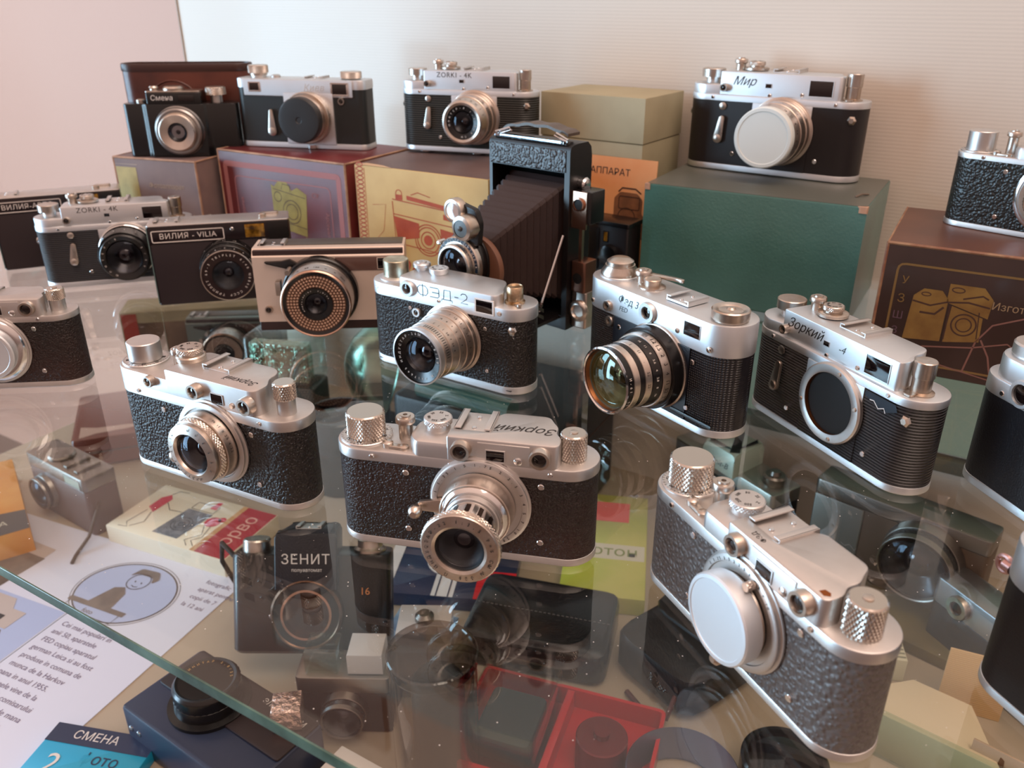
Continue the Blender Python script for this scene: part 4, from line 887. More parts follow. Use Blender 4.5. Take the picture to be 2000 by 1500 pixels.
EDG = mat('worn_paper_edge', '#b8937a', .7, col2='#8c6a55', csc=60)
# small grey-violet box
B = Box('camera_box', 'small grey-violet cardboard box with a yellow printed panel under the bakelite camera', -801, 609.5, 104, 106, 100.1, 13.2, mat('grey_violet_card', '#7d6863', .6, col2='#6d5a58', csc=30), EDG, fixed_front=70)
YEL = mat('pale_yellow_print', '#b8a668', .6, col2='#a5955c', csc=70)
B.deco('yellow_panel', YEL, lambda b: (plate(b, [(-50, 20), (-24, 20), (-24, 90), (-50, 90)])))
B.deco('printed_rule', mat('beige_print', '#b09a86', .6), lambda b: ribbon(b, [(-52, 12), (-52, 93), (-22, 93)], .8))
B.txt('Фотоаппарат', 7, 12, 72, mat('beige_print', '#b09a86', .6)); B.txt('Смена-2', 16, 30, 40, mat('beige_print', '#b09a86', .6), shear=.4)
# maroon box
B = Box('camera_box', 'maroon cardboard box with a pink frame and an olive camera drawing', -653.5, 663, 174, 110, 109.6, 1.1, mat('maroon_card', '#6b2a2c', .42, col2='#572023', csc=25), EDG, fixed_front=90)
PK = mat('faded_pink_print', '#a56a68', .6)
B.deco('pink_frame', PK, lambda b: (ribbon(b, rrect(-78, 78, 8, 96, 3), 6, 0, 0, True), ribbon(b, rrect(-66, 66, 14, 84, 6), 1.1, 0, 0, True)))
OL = mat('olive_yellow_print', '#a29650', .6, col2='#8e8245', csc=90)
def f(b):
    plate(b, [(-14, 36), (30, 30), (34, 74), (22, 80), (14, 76), (8, 84), (-4, 84), (-10, 78), (-14, 80)])
B.deco('printed_camera_shape', OL, f)
DK = mat('dark_print', '#4d3a2c', .6)
B.deco('printed_camera_lines', DK, lambda b: (ribbon(b, circ(12, 54, 12), .9, .3, 0, True), ribbon(b, circ(12, 54, 8), .8, .3, 0, True), ribbon(b, circ(-6, 68, 5), .9, .3, 0, True), ribbon(b, [(-12, 76), (32, 70)], .7, .3), ribbon(b, [(-12, 44), (32, 38)], .7, .3), ribbon(b, [(0, 76), (2, 82), (12, 81), (12, 75)], .8, .3)))
B.txt('F', 16, -40, 32, PK); B.txt('Киев', 17, 42, 22, OL, shear=.4); B.txt('СУ', 7, 46, 74, PK)
text(B.t, 'Арсенал', 6, (60, -B.D/2 - .3, 46), (pi/2, pi/2, 0), PK, name='printed_text'); text(B.t, 'Украина', 6, (-58, -B.D/2 - .3, 50), (pi/2, -pi/2, 0), PK, name='printed_text')
# yellow box
B = Box('camera_box', 'yellow cardboard box with an orange camera drawing and orange ornament strip', -480.0, 668.1, 150, 134, 110.6, 1.5, mat('yellow_card', '#cfb273', .6, col2='#c09f63', csc=22), None, mat('violet_grey_top_paper', '#6a5753', .5, col2='#5a4744', csc=18), fixed_front=90)
OR = mat('orange_print', '#b85430', .6, col2='#a8472a', csc=60)
def f(b):
    for k in range(13):
        z = 4 + k*8.4
        ribbon(b, [(-69 + 4*sin(t), z + t*1.34) for t in [j*pi/6 for j in range(13)]], 1.0); ribbon(b, [(-69 - 4*sin(t), z + t*1.34) for t in [j*pi/6 for j in range(13)]], 1.0)
    ribbon(b, [(-63.6, 2), (-63.6, 108)], .5); ribbon(b, [(-74, 2), (-74, 108)], .5)
B.deco('ornament_strip', OR, f)
def f(b):
    plate(b, [(-31, 66), (-2, 62), (-2, 48), (-22, 44), (-28, 44)]); plate(b, [(22, 60), (50, 56), (48, 40), (24, 42)])
    plate(b, [(-28, 82), (-20, 82), (-20, 87), (-28, 87)]); plate(b, [(-15, 83), (40, 77), (40, 80.6), (-15, 87)])
    for rr in (15, 12.4, 8): ribbon(b, circ(8, 47, rr), 1.1, 0, 0, True)
    plate(b, circ(8, 47, 5)); ribbon(b, [(-32, 80), (-30, 40), (48, 34), (52, 76), (-32, 82)], 1.0); ribbon(b, [(-31, 68), (51, 62)], .9)
    plate(b, [(26, 74), (34, 73), (34, 68), (26, 69)]); ribbon(b, [(-56, 74), (-40, 76), (-44, 50), (-52, 42), (-48, 34)], .4); ribbon(b, circ(-24, 88, 3.4), .8, 0, 0, True); ribbon(b, [(-10, 88), (-2, 91), (12, 88)], .8)
B.deco('printed_camera', OR, f); B.txt('Зоркий', 25, -2, 18, OR, shear=.4)
bm = bmn(); plate(bm, fillet([(-75, -67.2), (-30, -67.2), (-46, -60), (-68, -57)], 2), 110.8, .1); link('torn_corner', bm, mat('bare_card', '#c3a98a', .7), B.t)
# green case
B = Box('camera_box', 'large green leatherette case at the back under the white-capped camera', -200.3, 783, 190.8, 126, 103.2, 1.3, mat('green_leatherette', '#44706a', .32, bump='noise', bscale=420, bstr=.5, bdist=.0006, coat=.25, col2='#3a605a', csc=12), None, mat('faded_green_top', '#5c5f58', .36, bump='noise', bscale=420, bstr=.3), r=1.6)
for x, y in ((95, -63), (-95, -63)): bm = bmn(); prism(bm, fillet([(x - 5, y - .6), (x + .7, y - .6), (x + .7, y + 5), (x - 2, y + 2.4), (x - 8, y + 1)] if x > 0 else [(x - .7, y - .6), (x + 5, y - .6), (x + 1, y + 4), (x - .7, y + 4)], 1), 98, 103.5, .5); link('worn_corner', bm, EDG, B.t)
bm = bmn(); tube(bm, [(80, -30, 103.6), (84, -24, 105.4), (88, -14, 103.8)], .9, 6); link('torn_flap', bm, mat('grey_flap', '#6b5e52', .6), B.t)
# brown box
B = Box('camera_box', 'dark brown box with a gold frame and gold printed cameras at the right edge', 12.3, 714.6, 180, 123.3, 96.5, 2.1, mat('dark_brown_card', '#33211c', .38, col2='#291a15', csc=25, coat=.25), mat('bronze_worn_edge', '#7a4e38', .5, col2='#9a7a5c', csc=90), mat('brown_top', '#5d3b2c', .4, col2='#4c2f24', csc=15))
GD = mat('dull_gold_print', '#7b6038', .45, .2)
B.deco('gold_frame', GD, lambda b: ribbon(b, rrect(-80, 80, 8, 82, 5), 1.6, 0, 0, True))
GO = mat('amber_gold_print', '#80622f', .5, col2='#6a4a20', csc=60)
def f(b):
    plate(b, [(-68, 26), (-43, 28), (-43, 60), (-48, 66), (-60, 66), (-66, 60)]); plate(b, [(-44, 58), (-16, 50), (-15, 64), (-22, 72), (-44, 72)]); plate(b, [(-41, 28), (-18, 32), (-19, 50), (-40, 56)])
B.deco('printed_camera_shape', GO, f)
DB = mat('dark_brown_print', '#3a2016', .6)
B.deco('printed_camera_lines', DB, lambda b: (ribbon(b, circ(-30, 43, 8), 1.1, .3, 0, True), ribbon(b, circ(-30, 43, 5), .9, .3, 0, True), ribbon(b, [(-66, 56), (-54, 54), (-44, 58), (-30, 60), (-16, 58)], 1.3, .3), ribbon(b, [(-60, 48), (-50, 48), (-45, 54)], 1.6, .3), ribbon(b, circ(-38, 68, 4, ry=1.8), .8, .3, 0, True), ribbon(b, [(-34, 62), (-22, 66), (-18, 64)], 1.2, .3), ribbon(b, [(-41, 56), (-41, 30)], 1., .3), ribbon(b, circ(-58, 62, 3, ry=1.3), .8, .3, 0, True), ribbon(b, [(-22, 54), (-20, 34)], .8, .3)))
B.txt('Изготовлено', 7.6, 8, 60, mat('beige_gold_print', '#8c7458', .5), align='CENTER'); B.txt('У', 8, -73.5, 70, GD); B.txt('З', 9, -74, 56, GD); B.txt('Ш', 8, -74, 43, mat('violet_grey_print', '#5c4450', .5)); B.txt('З', 8, -74.4, 31, MATS['violet_grey_print'])
PU = mat('rose_print', '#7a544c', .5)
B.deco('printed_script', PU, lambda b: (ribbon(b, [(-24, 8), (-20, 32), (-12, 46), (10, 56), (34, 56)], 1.2), ribbon(b, [(-17, 34), (-10, 22), (-6, 8)], 1.2), ribbon(b, [(-54, 22), (-22, 27), (0, 34), (6, 30), (2, 12), (10, 10), (16, 30), (14, 12), (24, 12), (30, 30)], 1.1), ribbon(b, [(-70, 16), (-40, 10), (10, 2)], .9)))
# beige box with lid on its plain support
B = Box('camera_box', 'plain beige square box with a lid behind the folding camera', -371.0, 805, 113.8, 84, 83, -3.4, mat('beige_cloth_card', '#a39a7c', .65, bump='noise', bscale=1300, bstr=.2, col2='#968d70', csc=18), None, z=88, lid=41, r=.8)
B = Box('camera_box', 'plain beige box hidden underneath the lidded beige box', -371.0, 806, 110, 80, 88, -3.4, mat('beige_cloth_card', '#a39a7c', .65), None)
# leaflet
t = thing('leaflet', 'orange paper leaflet with a brown camera picture leaning behind the folding camera', 'leaflet', -341, 752, 0, -1, None, rot=(radians(-3), 0, radians(-1)))
bm = bmn(); box(bm, -42, 42, -.5, .5, 0, 116, .1); link('sheet', bm, mat('orange_paper', '#c9854f', .6, col2='#d2a070', csc=14), t)
text(t, 'ФОТОАППАРАТ', 9, (-20, -.7, 102), FRONT, INK, name='printed_text')
bm = bmn(); plate(bm, fillet([(0, 40), (34, 40), (34, 62), (30, 64), (30, 78), (24, 84), (6, 84), (0, 78)], 2)); [setattr(v, 'co', Vector((v.co.x, -.65, v.co.y))) for v in bm.verts]; link('printed_camera', bm, mat('brown_print', '#6a452c', .6, col2='#8c5c3c', csc=60), t)
bm = bmn(); ribbon(bm, circ(14, 60, 9), 1, 0, 0, True); ribbon(bm, rrect(5, 27, 68, 80, 2), .9, 0, 0, True); ribbon(bm, [(4, 84), (8, 88), (22, 88), (28, 84)], 1.4); [setattr(v, 'co', Vector((v.co.x, -.8, v.co.y))) for v in bm.verts]; link('printed_lines', bm, mat('dark_brown_print', '#3a2016', .6), t)

# ------------------------------------------------------------------ setting
Z0 = -290
def struct(name, bm, m): o = link(name, bm, m); o['kind'] = 'structure'; return o
WALL = mat('satin_cream_laminate', '#d9d0c3', .5, coat=.18, bump='ribz', bscale=95, bstr=.12, bdist=.0004)
bm = bmn(); box(bm, -1071.5, 1300, 860, 880, Z0 - 20, 900, 0); struct('wall_back', bm, WALL)
bm = bmn(); box(bm, -3400, -1074, 1150, 1170, -1020, 1500, 0); struct('wall_left', bm, mat('pink_room_wall', '#c79a86', .6))
bm = bmn(); vs = [bm.verts.new(p) for p in ((-1071, 150, Z0), (-1071, 862, Z0), (-1071, 862, 900), (-1071, 150, 900))]; bm.faces.new(vs); struct('window_1', bm, glassmat('side_glass', (.97, .98, .97), .08, .03))
bm = bmn(); box(bm, -1071, -1069.6, 858, 860, 0, 900, 0); struct('trim_1', bm, mat('corner_seam', '#a79c8e', .6))
bm = bmn(); box(bm, -3400, 2500, -2500, 1150, -1020, -1000, 0); struct('floor', bm, mat('pinkish_room_floor', '#5a4238', .6))
bm = bmn(); box(bm, -1072, 1300, 60, 860, Z0 - 20, Z0, 0); struct('trim_4', bm, mat('sand_grey_board', '#b0a18d', .38, col2='#a59681', csc=5, coat=.2))
bm = bmn(); box(bm, -250, 400, 853, 860, -160, -60, .5); struct('trim_2', bm, mat('pale_green_panel', '#9db09a', .5))
bm = bmn(); box(bm, -250, 400, 846, 860, -178, -164, .5); struct('trim_3', bm, mat('dark_ledge', '#4e5044', .5))
t = thing('glass_shelf', 'clear glass shelf with a green front edge carrying the cameras', 'shelf', 0, 0, 0)
GL = glassmat('shelf_glass', (.965, .985, .975), .043, 0.0)
bm = bmn(); P = [(-1069, 159.6), (1100, 159.6), (1100, 858), (-1069, 858)]
vs = [bm.verts.new((x, y, 0)) for x, y in P]; vb = [bm.verts.new((x, y, -6)) for x, y in P]
bm.faces.new(vs); bm.faces.new(vb[::-1]); link('glass_pane', bm, GL, t)
bm = bmn(); prism(bm, [(-1069, 158.8), (1100, 158.8), (1100, 159.8), (-1069, 159.8)], -6, 0, .3, .3); link('polished_edge', bm, mat('green_glass_edge', '#2f4a40', .12, spec=.8, col2='#5b7d70', csc=30), t)

# dust and lint lying on the pane
bm = bmn(); rd = random.Random(3)
for k in range(420):
    x = rd.uniform(-520, 40); y = rd.uniform(165, 460); r_ = rd.uniform(.12, .34); a = rd.uniform(0, 3)
    lathe(bm, [(r_, .02), (r_ * .6, .12)], ZAX((x, y, 0)), 5, ph=a)
o = link('dust_specks', bm, mat('pale_dust', '#e6e2dc', .8)); o['kind'] = 'stuff'; tag(o, 'fine pale dust specks scattered over the front of the glass shelf', 'dust')
# ------------------------------------------------------------------ things lying under the glass
LWG = 'photographic things under the glass shelf'
PAPER = mat('blue_white_paper', '#cfd3e2', .6); GREYP = mat('grey_print', '#75695f', .6, col2='#5f5550', csc=60); LGP = mat('light_grey_print', '#b7aba4', .6)
# printed sheet
t = thing('printed_sheet', 'large printed paper sheet with camera pictures and text at bottom left', 'paper sheet', -762, 300, Z0, 8, None)
bm = bmn(); box(bm, -190, 186, -160, 128, 0, .6, 0); link('sheet', bm, PAPER, t)
bm = bmn(); plate(bm, [(-188, -150), (56, -150), (56, 20), (-188, 20)], .6, .1); link('picture_ground', bm, mat('pale_blue_print', '#a9b6d6', .6), t)
bm = bmn()
plate(bm, [(-176, -96), (30, -96), (36, -40), (20, -22), (-170, -22)], .6, .2); plate(bm, [(-176, 26), (-40, 20), (-36, 74), (-172, 80)], .6, .2)
link('printed_cameras', bm, GREYP, t)
bm = bmn()
plate(bm, [(-172, -20), (22, -20), (22, 4), (4, 4), (-6, 16), (-90, 16), (-100, 4), (-172, 4)], .6, .3); plate(bm, circ(-30, -52, 27), .6, .3); plate(bm, circ(-118, 50, 22), .6, .3); plate(bm, [(-172, 80), (-38, 74), (-38, 90), (-170, 98)], .6, .3)
link('printed_camera_tops', bm, LGP, t)
bm = bmn()
for cx, cy, rs in ((-30, -52, (22, 17, 9)), (-118, 50, (18, 12, 6))):
    for r_ in rs: ribbon(bm, circ(cx, cy, r_), 1.6, .7, .3, True)
for k in range(60): ribbon(bm, [(-174 + k*3.4, -110), (-174 + k*3.4, -98)], .9, .6)
plate(bm, [(-66, -16), (-50, -16), (-50, -6), (-66, -6)], .6, .4); plate(bm, [(-10, -16), (6, -16), (6, -6), (-10, -6)], .6, .4)
ribbon(bm, circ(86, 66, 54, 48, 44), 1.4, .7, .2, True); ribbon(bm, circ(86, 66, 57, 48, 47), .6, .7, .2, True); ribbon(bm, [(58, -150), (58, 30)], .8, .6)
link('printed_lines', bm, mat('dark_grey_print', '#3c3634', .6), t)
bm = bmn(); plate(bm, circ(86, 66, 53, 48, 43), .6, .15); link('vignette_ground', bm, mat('pale_blue_print', '#a9b6d6', .6), t)
bm = bmn()   # boy at a desk, loosely sketched
plate(bm, [(40, 36), (112, 36), (112, 42), (40, 42)], .6, .45); plate(bm, [(62, 42), (92, 42), (88, 64), (80, 72), (70, 68)], .6, .4); plate(bm, fillet([(70, 88), (74, 102), (96, 104), (104, 94), (100, 86), (96, 94), (76, 94)], 3), .6, .5)
link('printed_boy', bm, GREYP, t)
bm = bmn(); ribbon(bm, circ(86, 84, 12), .9, .7, .4, True); ribbon(bm, [(44, 36), (44, 24), (108, 24), (108, 36)], .9, .7, .4); ribbon(bm, [(82, 84), (83, 82)], 1.2, .7, .4); ribbon(bm, [(90, 84), (91, 82)], 1.2, .7, .4); ribbon(bm, [(83, 77), (87, 75.6), (91, 77)], .8, .7, .4); link('printed_boy_lines', bm, mat('dark_grey_print', '#3c3634', .6), t)
text(t, 'foto', 8, (74, 30, .9), (0, 0, 0), GREYP, name='printed_text')
LN = ['Cei mai populari in', 'anii 50, aparatele', 'FED copiau aparatul', 'german Leica si au fost', 'produse in comuna de', 'munca de la Harkov', 'pana in anul 1955.', 'Numele vine de la', 'initialele comisarului', 'si se gravau de mana', 'pe capacul de sus.', 'FED ofera copiilor', 'o preocupare noua', 'in scoala si acasa']
for i, l_ in enumerate(LN): text(t, l_, 8.2, (66, 8 - i*11.2, .75), (0, 0, 0), mat('lilac_ink', '#6d6480', .6), name='printed_text', align='LEFT')
for i, l_ in enumerate(['fotografic', 'aparat pentru', 'copii de 7', 'la 12 ani']): text(t, l_, 8, (150, 112 - i*12, .75), (0, 0, 0), MATS['lilac_ink'], name='printed_text', align='LEFT')
text(t, 'FILM', 22, (-176, -140, .8), (0, 0, 0), mat('dark_grey_print', '#3c3634', .6), name='printed_text', align='LEFT')

# white film box with red band
t = thing('film_box', 'white film box with a cartoon camera drawing and red band', 'film box', -706, 480, Z0, 8, LWG, .9)
bm = bmn(); box(bm, -88, 92, -50, 50, 0, 24, .8, 1); link('carton', bm, mat('ivory_card', '#e6dfc8', .5, coat=.2), t)
bm = bmn(); plate(bm, [(48, -49), (91, -49), (91, 49), (48, 49)], 24, .1); link('red_band', bm, mat('crimson_print', '#a31a2c', .4, coat=.3), t)
bm = bmn(); plate(bm, [(41, -49), (48, -49), (48, 49), (41, 49)], 24, .15); link('gold_band', bm, mat('gold_beige_print', '#c2986a', .5), t)
text(t, 'орво', 26, (69, 4, 24.3), (0, 0, pi/2), mat('pale_rose_print', '#d9a99a', .5), name='printed_text')
bm = bmn(); plate(bm, [(-26, -38), (12, -38), (18, 18), (-20, 18)], 24, .2); link('printed_camera', bm, mat('slate_print', '#6c7078', .6, col2='#8b8e94', csc=120), t)
bm = bmn(); plate(bm, [(-70, 2), (-56, -6), (-54, 26), (-62, 34), (-70, 24)], 24, .2); plate(bm, circ(28, 6, 10), 24, .2); plate(bm, circ(36, 14, 5), 24, .2); plate(bm, [(4, 28), (14, 28), (12, 44), (6, 44)], 24, .2); link('printed_red_figures', bm, mat('rose_red_print', '#c23f50', .5), t)
bm = bmn()
for P_ in ([(-66, -4), (-70, -34), (-62, -42), (-74, -44)], [(-58, -6), (-50, -26), (-60, -40)], [(24, -4), (34, -20), (22, -36), (32, -44)], [(32, -2), (38, -24), (30, -34), (40, -42)], [(-54, 18), (-40, 6), (-22, 8)], [(18, 12), (26, 14)], [(-62, 34), (-58, 44), (-44, 46)]): ribbon(bm, P_, .9, 24, .35)
ribbon(bm, rrect(-18, 16, 20, 34, 1), .8, 24, .35, True)
for r_ in (4, 9, 13): ribbon(bm, circ(-4, -12, r_), .7, 24, .4, True)
link('printed_lines', bm, mat('dark_grey_print', '#3c3634', .6), t)

def simple_cam(name, label, x, y, z, yaw, W, D, H, bodym, topm, lens=(0, 34, 26, 20), top=16, group=LWG, rot=None, prism_=None, glass=None, scale=1.):
    t = thing(name, label, 'camera', x, y, z, yaw, group, scale, rot)
    F = -D/2
    bm = bmn(); box(bm, -W/2, W/2, F, -F, 0, H - top + .3, 1, 5); link('body_shell', bm, bodym, t)
    bm = bmn(); box(bm, -W/2 - .3, W/2 + .3, F - .4, -F + .4, H - top, H, 1.2, 5); link('top_plate', bm, topm, t)
    if lens:
        c = (lens[0], F, lens[1]); r = lens[2]
        barrel(t, c, [(r, 0, r*.96, lens[3]*.45, topm, None, 'lens_mount'), (r*.9, lens[3]*.45, r*.88, lens[3]*.75, BLACK, 4, 'focusing_ring'), (r*.92, lens[3]*.75, r*.9, lens[3], topm, None, 'front_barrel')])
        lens_core(t, c, lens[3], r*.78, BLACK, glass or LENSG, r*.4, .5)
    return t
GRYP = mat('grey_brown_plastic', '#5a4844', .35); GRYM = mat('grey_metal', '#8c8680', .34, 1.)
t = simple_cam('compact_camera', 'small grey compact camera with a dark round lens left of the white film box', -855, 444, Z0, -3, 116, 38, 72, GRYP, GRYM, lens=(-26, 32, 21, 12))
part_lathe('dial', [(15, 72), (15, 74), (13, 75.4)], ZAX((-14, 0, 0)), GRYM, t, 40)
bm = bmn(); box(bm, 14, 20, -14, 14, 72, 75, .5); box(bm, 34, 40, -14, 14, 72, 75, .5); link('accessory_shoe', bm, GRYM, t)
vwin(t, 20, 50, 58, 68, -19.4, GRYM, .6, mat('pale_green_window', '#a8bab0', .1))
bm = bmn(); tube(bm, [(58, -6, 40), (66, -30, 10), (74, -52, 1.6), (84, -62, 2.2)], 2, 6); link('wrist_strap', bm, mat('olive_brown_leather', '#4a3c30', .4), t)
# orange film box at left edge
t = thing('film_box', 'orange and dark grey film box at the left picture edge', 'film box', -930, 368, Z0, -25, LWG)
bm = bmn(); box(bm, -88, 88, -46, 46, 0, 30, .8, 1); link('carton', bm, mat('amber_card', '#cf8a2e', .45, col2='#d9a04c', csc=20), t)
bm = bmn(); plate(bm, [(30, -46), (88, -46), (88, 46), (46, 46)], 30, .15); link('dark_end', bm, mat('slate_card', '#3e3c38', .5), t)
text(t, 'СВЕМА', 13, (66, 4, 30.3), (0, 0, pi/2), mat('cream_print', '#c8bfa8', .5), name='printed_text'); text(t, 'фото', 16, (-6, -18, 30.2), (0, 0, 0), mat('yellow_print', '#f0d070', .5), name='printed_text')
# leather case with tower picture
t = thing('camera_case', 'glossy reddish-brown leather case printed with a tall pale tower, under the left camera', 'camera case', -965, 588, Z0, -38, LWG)
bm = bmn(); box(bm, -70, 70, -60, 34, 0, 42, 4, 8); link('leather_shell', bm, mat('reddish_brown_leather', '#6c3b33', .25, coat=.5), t)
bm = bmn(); tube(bm, [(-70, -60.5, 22), (70, -60.5, 22)], 1.2, 6); tube(bm, [(70.5, -60, 22), (70.5, 34, 22)], 1.2, 6); link('seam', bm, mat('dark_brown_piping', '#3a2019', .4), t)
bm = bmn(); plate(bm, [(34, -50), (66, -50), (58, -30), (56, 6), (52, 28), (48, 28), (44, 6), (42, -30)], 42, .2); link('printed_tower', bm, mat('pale_tan_print', '#b39484', .5), t)
# box with red corner, tall, at the left wall
t = thing('picture_box', 'tall box with a red corner and dark brown picture under the glass', 'box', -962, 742, Z0, 42, LWG)
bm = bmn(); box(bm, -110, 100, -30, 30, 0, 150, .8, 1); link('carton', bm, mat('ochre_card', '#a08a66', .55, col2='#8c7858', csc=20), t)
bm = bmn(); plate(bm, [(-90, 10), (98, 10), (98, 134), (-90, 134)]); on_front(bm, 60); link('dark_picture', bm, mat('brown_landscape_print', '#4c3427', .5, col2='#8a6a52', csc=14), t)
bm = bmn(); plate(bm, [(-108, 110), (-88, 110), (-88, 148), (-108, 148)]); on_front(bm, 60, .3); link('red_corner', bm, mat('dull_red_print', '#a33a2c', .5), t)
# dark support with second selenium camera
t = thing('dark_box', 'dark brown box carrying the grey-green honeycomb camera under the glass', 'box', -862, 712, Z0, 36, LWG)
bm = bmn(); box(bm, -62, 56, -22, 26, 0, 88, 1, 1); link('carton', bm, mat('near_black_card', '#2e2220', .5), t)
selenium('grey-green camera with round light cell seen through the glass at left', -866, 712, Z0 + 88, 35, mat('grey_green_metal', '#7f8982', .4, .9), LWG)
# clear flash with fresnel window
t = thing('flash_unit', 'clear plastic flash with ribbed glittering window under the honeycomb camera', 'flash', -752, 688, Z0, 20, LWG)
CLR = glassmat('clear_plastic', (.86, .93, .90), .06, .02)
bm = bmn(); box(bm, -44, 44, -24, 24, 0, 100, 3, 6); link('flash_body', bm, mat('dark_green_grey_plastic', '#39433f', .4), t)
bm = bmn(); box(bm, -46, 46, -26, 24, 100, 164, 5, 8); link('clear_head', bm, CLR, t)
bm = bmn(); box(bm, -38, 38, -22, -4, 106, 156, 1, 2); link('reflector', bm, mat('crinkled_foil', '#b9c2b4', .12, 1., bump='noise', bscale=110, bstr=1., bdist=.006), t)
bm = bmn()
for k in range(22): box(bm, -37 + k*3.4, -35.6 + k*3.4, -23.6, -22, 108, 154, .2)
link('fresnel_ribs', bm, CLR, t)
# flash bowl
t = thing('flash_reflector', 'big round green-silver flash bowl under the glass left of the central camera', 'flash', -682, 784, Z0, 0, LWG)
def fnb(x, y, z):
    n_ = Vector((.62, .62, -.25)).normalized(); u_ = n_.cross(Vector((0, 0, 1))).normalized(); v_ = u_.cross(n_); p = u_*x + v_*y + n_*z; return (p.x, p.y, p.z + 100)
bm = bmn(); lathe(bm, [(8, -46), (30, -40), (50, -26), (61, -8), (66, 12), (67.4, 13), (66.6, 14), (60, -6), (48, -24), (29, -37), (6, -42)], fnb, 64, cap1=True)
link('bowl', bm, mat('green_tinted_reflector', '#93b3a2', .2, .8, noise=.2, csc=20), t)
bm = bmn(); lathe(bm, [(6, -40), (7, -20), (4, -8)], fnb, 20); link('bulb_socket', bm, CHROME, t)
bm = bmn(); tube(bm, [(-14, 16, 0), (-18, 22, 40), (-22, 26, 86)], 10, 16); box(bm, -40, 14, -4, 44, 0, 6, 1, 2); link('handle', bm, BLACKM, t)
# black lens
t = thing('camera_lens', 'large black lens standing under the glass between the front left and front centre cameras', 'lens', -640, 655, Z0, 0, LWG)
bm = bmn(); lathe(bm, [(38, 0), (40, 4), (40, 30), (43, 34), (43, 70), (40, 74), (40, 96), (38, 98), (34, 98), (33, 90)], ZAX((0, 0, 0)), 64); link('lens_barrel', bm, BLACK, t)
part_lathe('front_glass', [(33, 91), (20, 95), (.01, 97)], ZAX((0, 0, 0)), LENSIN, t, 40, cap0=False, cap1=False)
# black hard case
t = thing('equipment_case', 'big black hard case under the glass behind the front centre camera', 'case', -452, 742, Z0, 3, LWG)
bm = bmn(); box(bm, -112, 98, -78, 84, 0, 140, 6, 10); link('case_shell', bm, mat('black_vinyl', '#080a0a', .42, bump='noise', bscale=300, bstr=.1), t)
bm = bmn(); box(bm, -113, 99, -79, 85, 98, 100, .6, 10); link('lid_seam', bm, mat('dark_copper_trim', '#4a2c20', .3, .8), t)
bm = bmn(); tube(bm, [(-80, -62, 150), (40, -70, 150)], 13, 24); link('tube_handle', bm, mat('teal_glass_tube', '#3f6a63', .1, .3, coat=.6), t)
bm = bmn(); box(bm, 40, 62, -82, -78, 86, 112, .6); link('latch', bm, BRASSY, t)
# green and yellow box
t = thing('film_box', 'yellow-green film box with a red label lying under the glass', 'film box', -306, 712, Z0, 22, LWG)
bm = bmn(); box(bm, -44, 40, -120, 62, 0, 20, .8, 1); link('carton', bm, mat('yellow_green_card', '#a9b13f', .45, col2='#c2bd62', csc=16, coat=.3), t)
bm = bmn(); plate(bm, [(-22, 8), (20, 8), (20, 46), (-22, 46)], 20, .2); link('red_label', bm, mat('coral_red_print', '#d8483a', .5), t)
bm = bmn(); plate(bm, [(-42, -60), (38, -60), (38, -34), (-42, -34)], 20, .15); link('cream_band', bm, mat('cream_print', '#c8bfa8', .5), t)
text(t, 'Фотон', 22, (-2, -47, 20.3), (0, 0, 0), mat('olive_print', '#75803a', .5), name='printed_text')
# SLR with silver prism
t = simple_cam('reflex_camera', 'black reflex camera with a pale mint prism housing under the glass', -205, 812, Z0, -28, 150, 42, 84, BLACK, mat('pale_grey_top', '#a9aca4', .35, .9), lens=(0, 38, 30, 26))
bm = bmn(); prism(bm, fillet([(-22, -30), (26, -30), (20, 21), (-16, 21)], 1.5), 82, 110, 9); link('prism_housing', bm, mat('mint_white_enamel', '#b9c9bb', .4, .3), t)
text(t, 'Zenit-B', 10, (2, -30.2, 92), FRONT, mat('engraved_grey', '#6f7d80', .5), shear=.3, name='engraving')
part_lathe('rewind_knob', [(11, 84), (12, 86), (12, 93), (10, 95), (6, 95), (5, 99), (2, 99)], ZAX((56, 0, 0)), GRYM, t, 44)
# rangefinder with wide lens
t = simple_cam('rangefinder_camera', 'grey and brown camera with a wide dark lens under the glass at right', -30, 782, Z0 + 12, -12, 164, 36, 94, mat('brown_covering', '#54402f', .45), GRYM, lens=(30, 54, 37, 28), glass=LENSG)
bm = bmn(); box(bm, -81, -30, -19.4, -10, 6, 78, 1, 2); link('front_plate', bm, mat('grey_face', '#8b8d88', .4, .8), t); rwin(t, (-58, -19.4, 30), 4, 2)
t = thing('book', 'flat olive book under the brown and grey camera below the glass', 'book', -40, 770, Z0, -12, LWG)
bm = bmn(); box(bm, -96, 90, -64, 50, 0, 12, .8, 1); link('cover', bm, mat('olive_cloth', '#55491f', .5, col2='#6a5a28', csc=30), t)
# teal striped box
t = thing('film_box', 'teal and cream striped film box partly behind the front right camera under the glass', 'film box', -36, 668, Z0, 20, LWG)
bm = bmn(); box(bm, -36, 34, -26, 26, 0, 24, .8, 1); link('carton', bm, mat('cream_striped_card', '#c9c3a8', .5, bump='ribz', bscale=30, bstr=.2), t)
bm = bmn(); plate(bm, [(-36, 4), (34, 4), (34, 26), (-36, 26)], 24, .2); link('teal_panel', bm, mat('teal_print', '#3c9a94', .4), t)
bm = bmn()
for k in range(5): plate(bm, [(-35, -23 + 5*k), (33, -23 + 5*k), (33, -21 + 5*k), (-35, -21 + 5*k)], 24, .2)
link('stripes', bm, mat('grey_olive_print', '#83806a', .5), t)
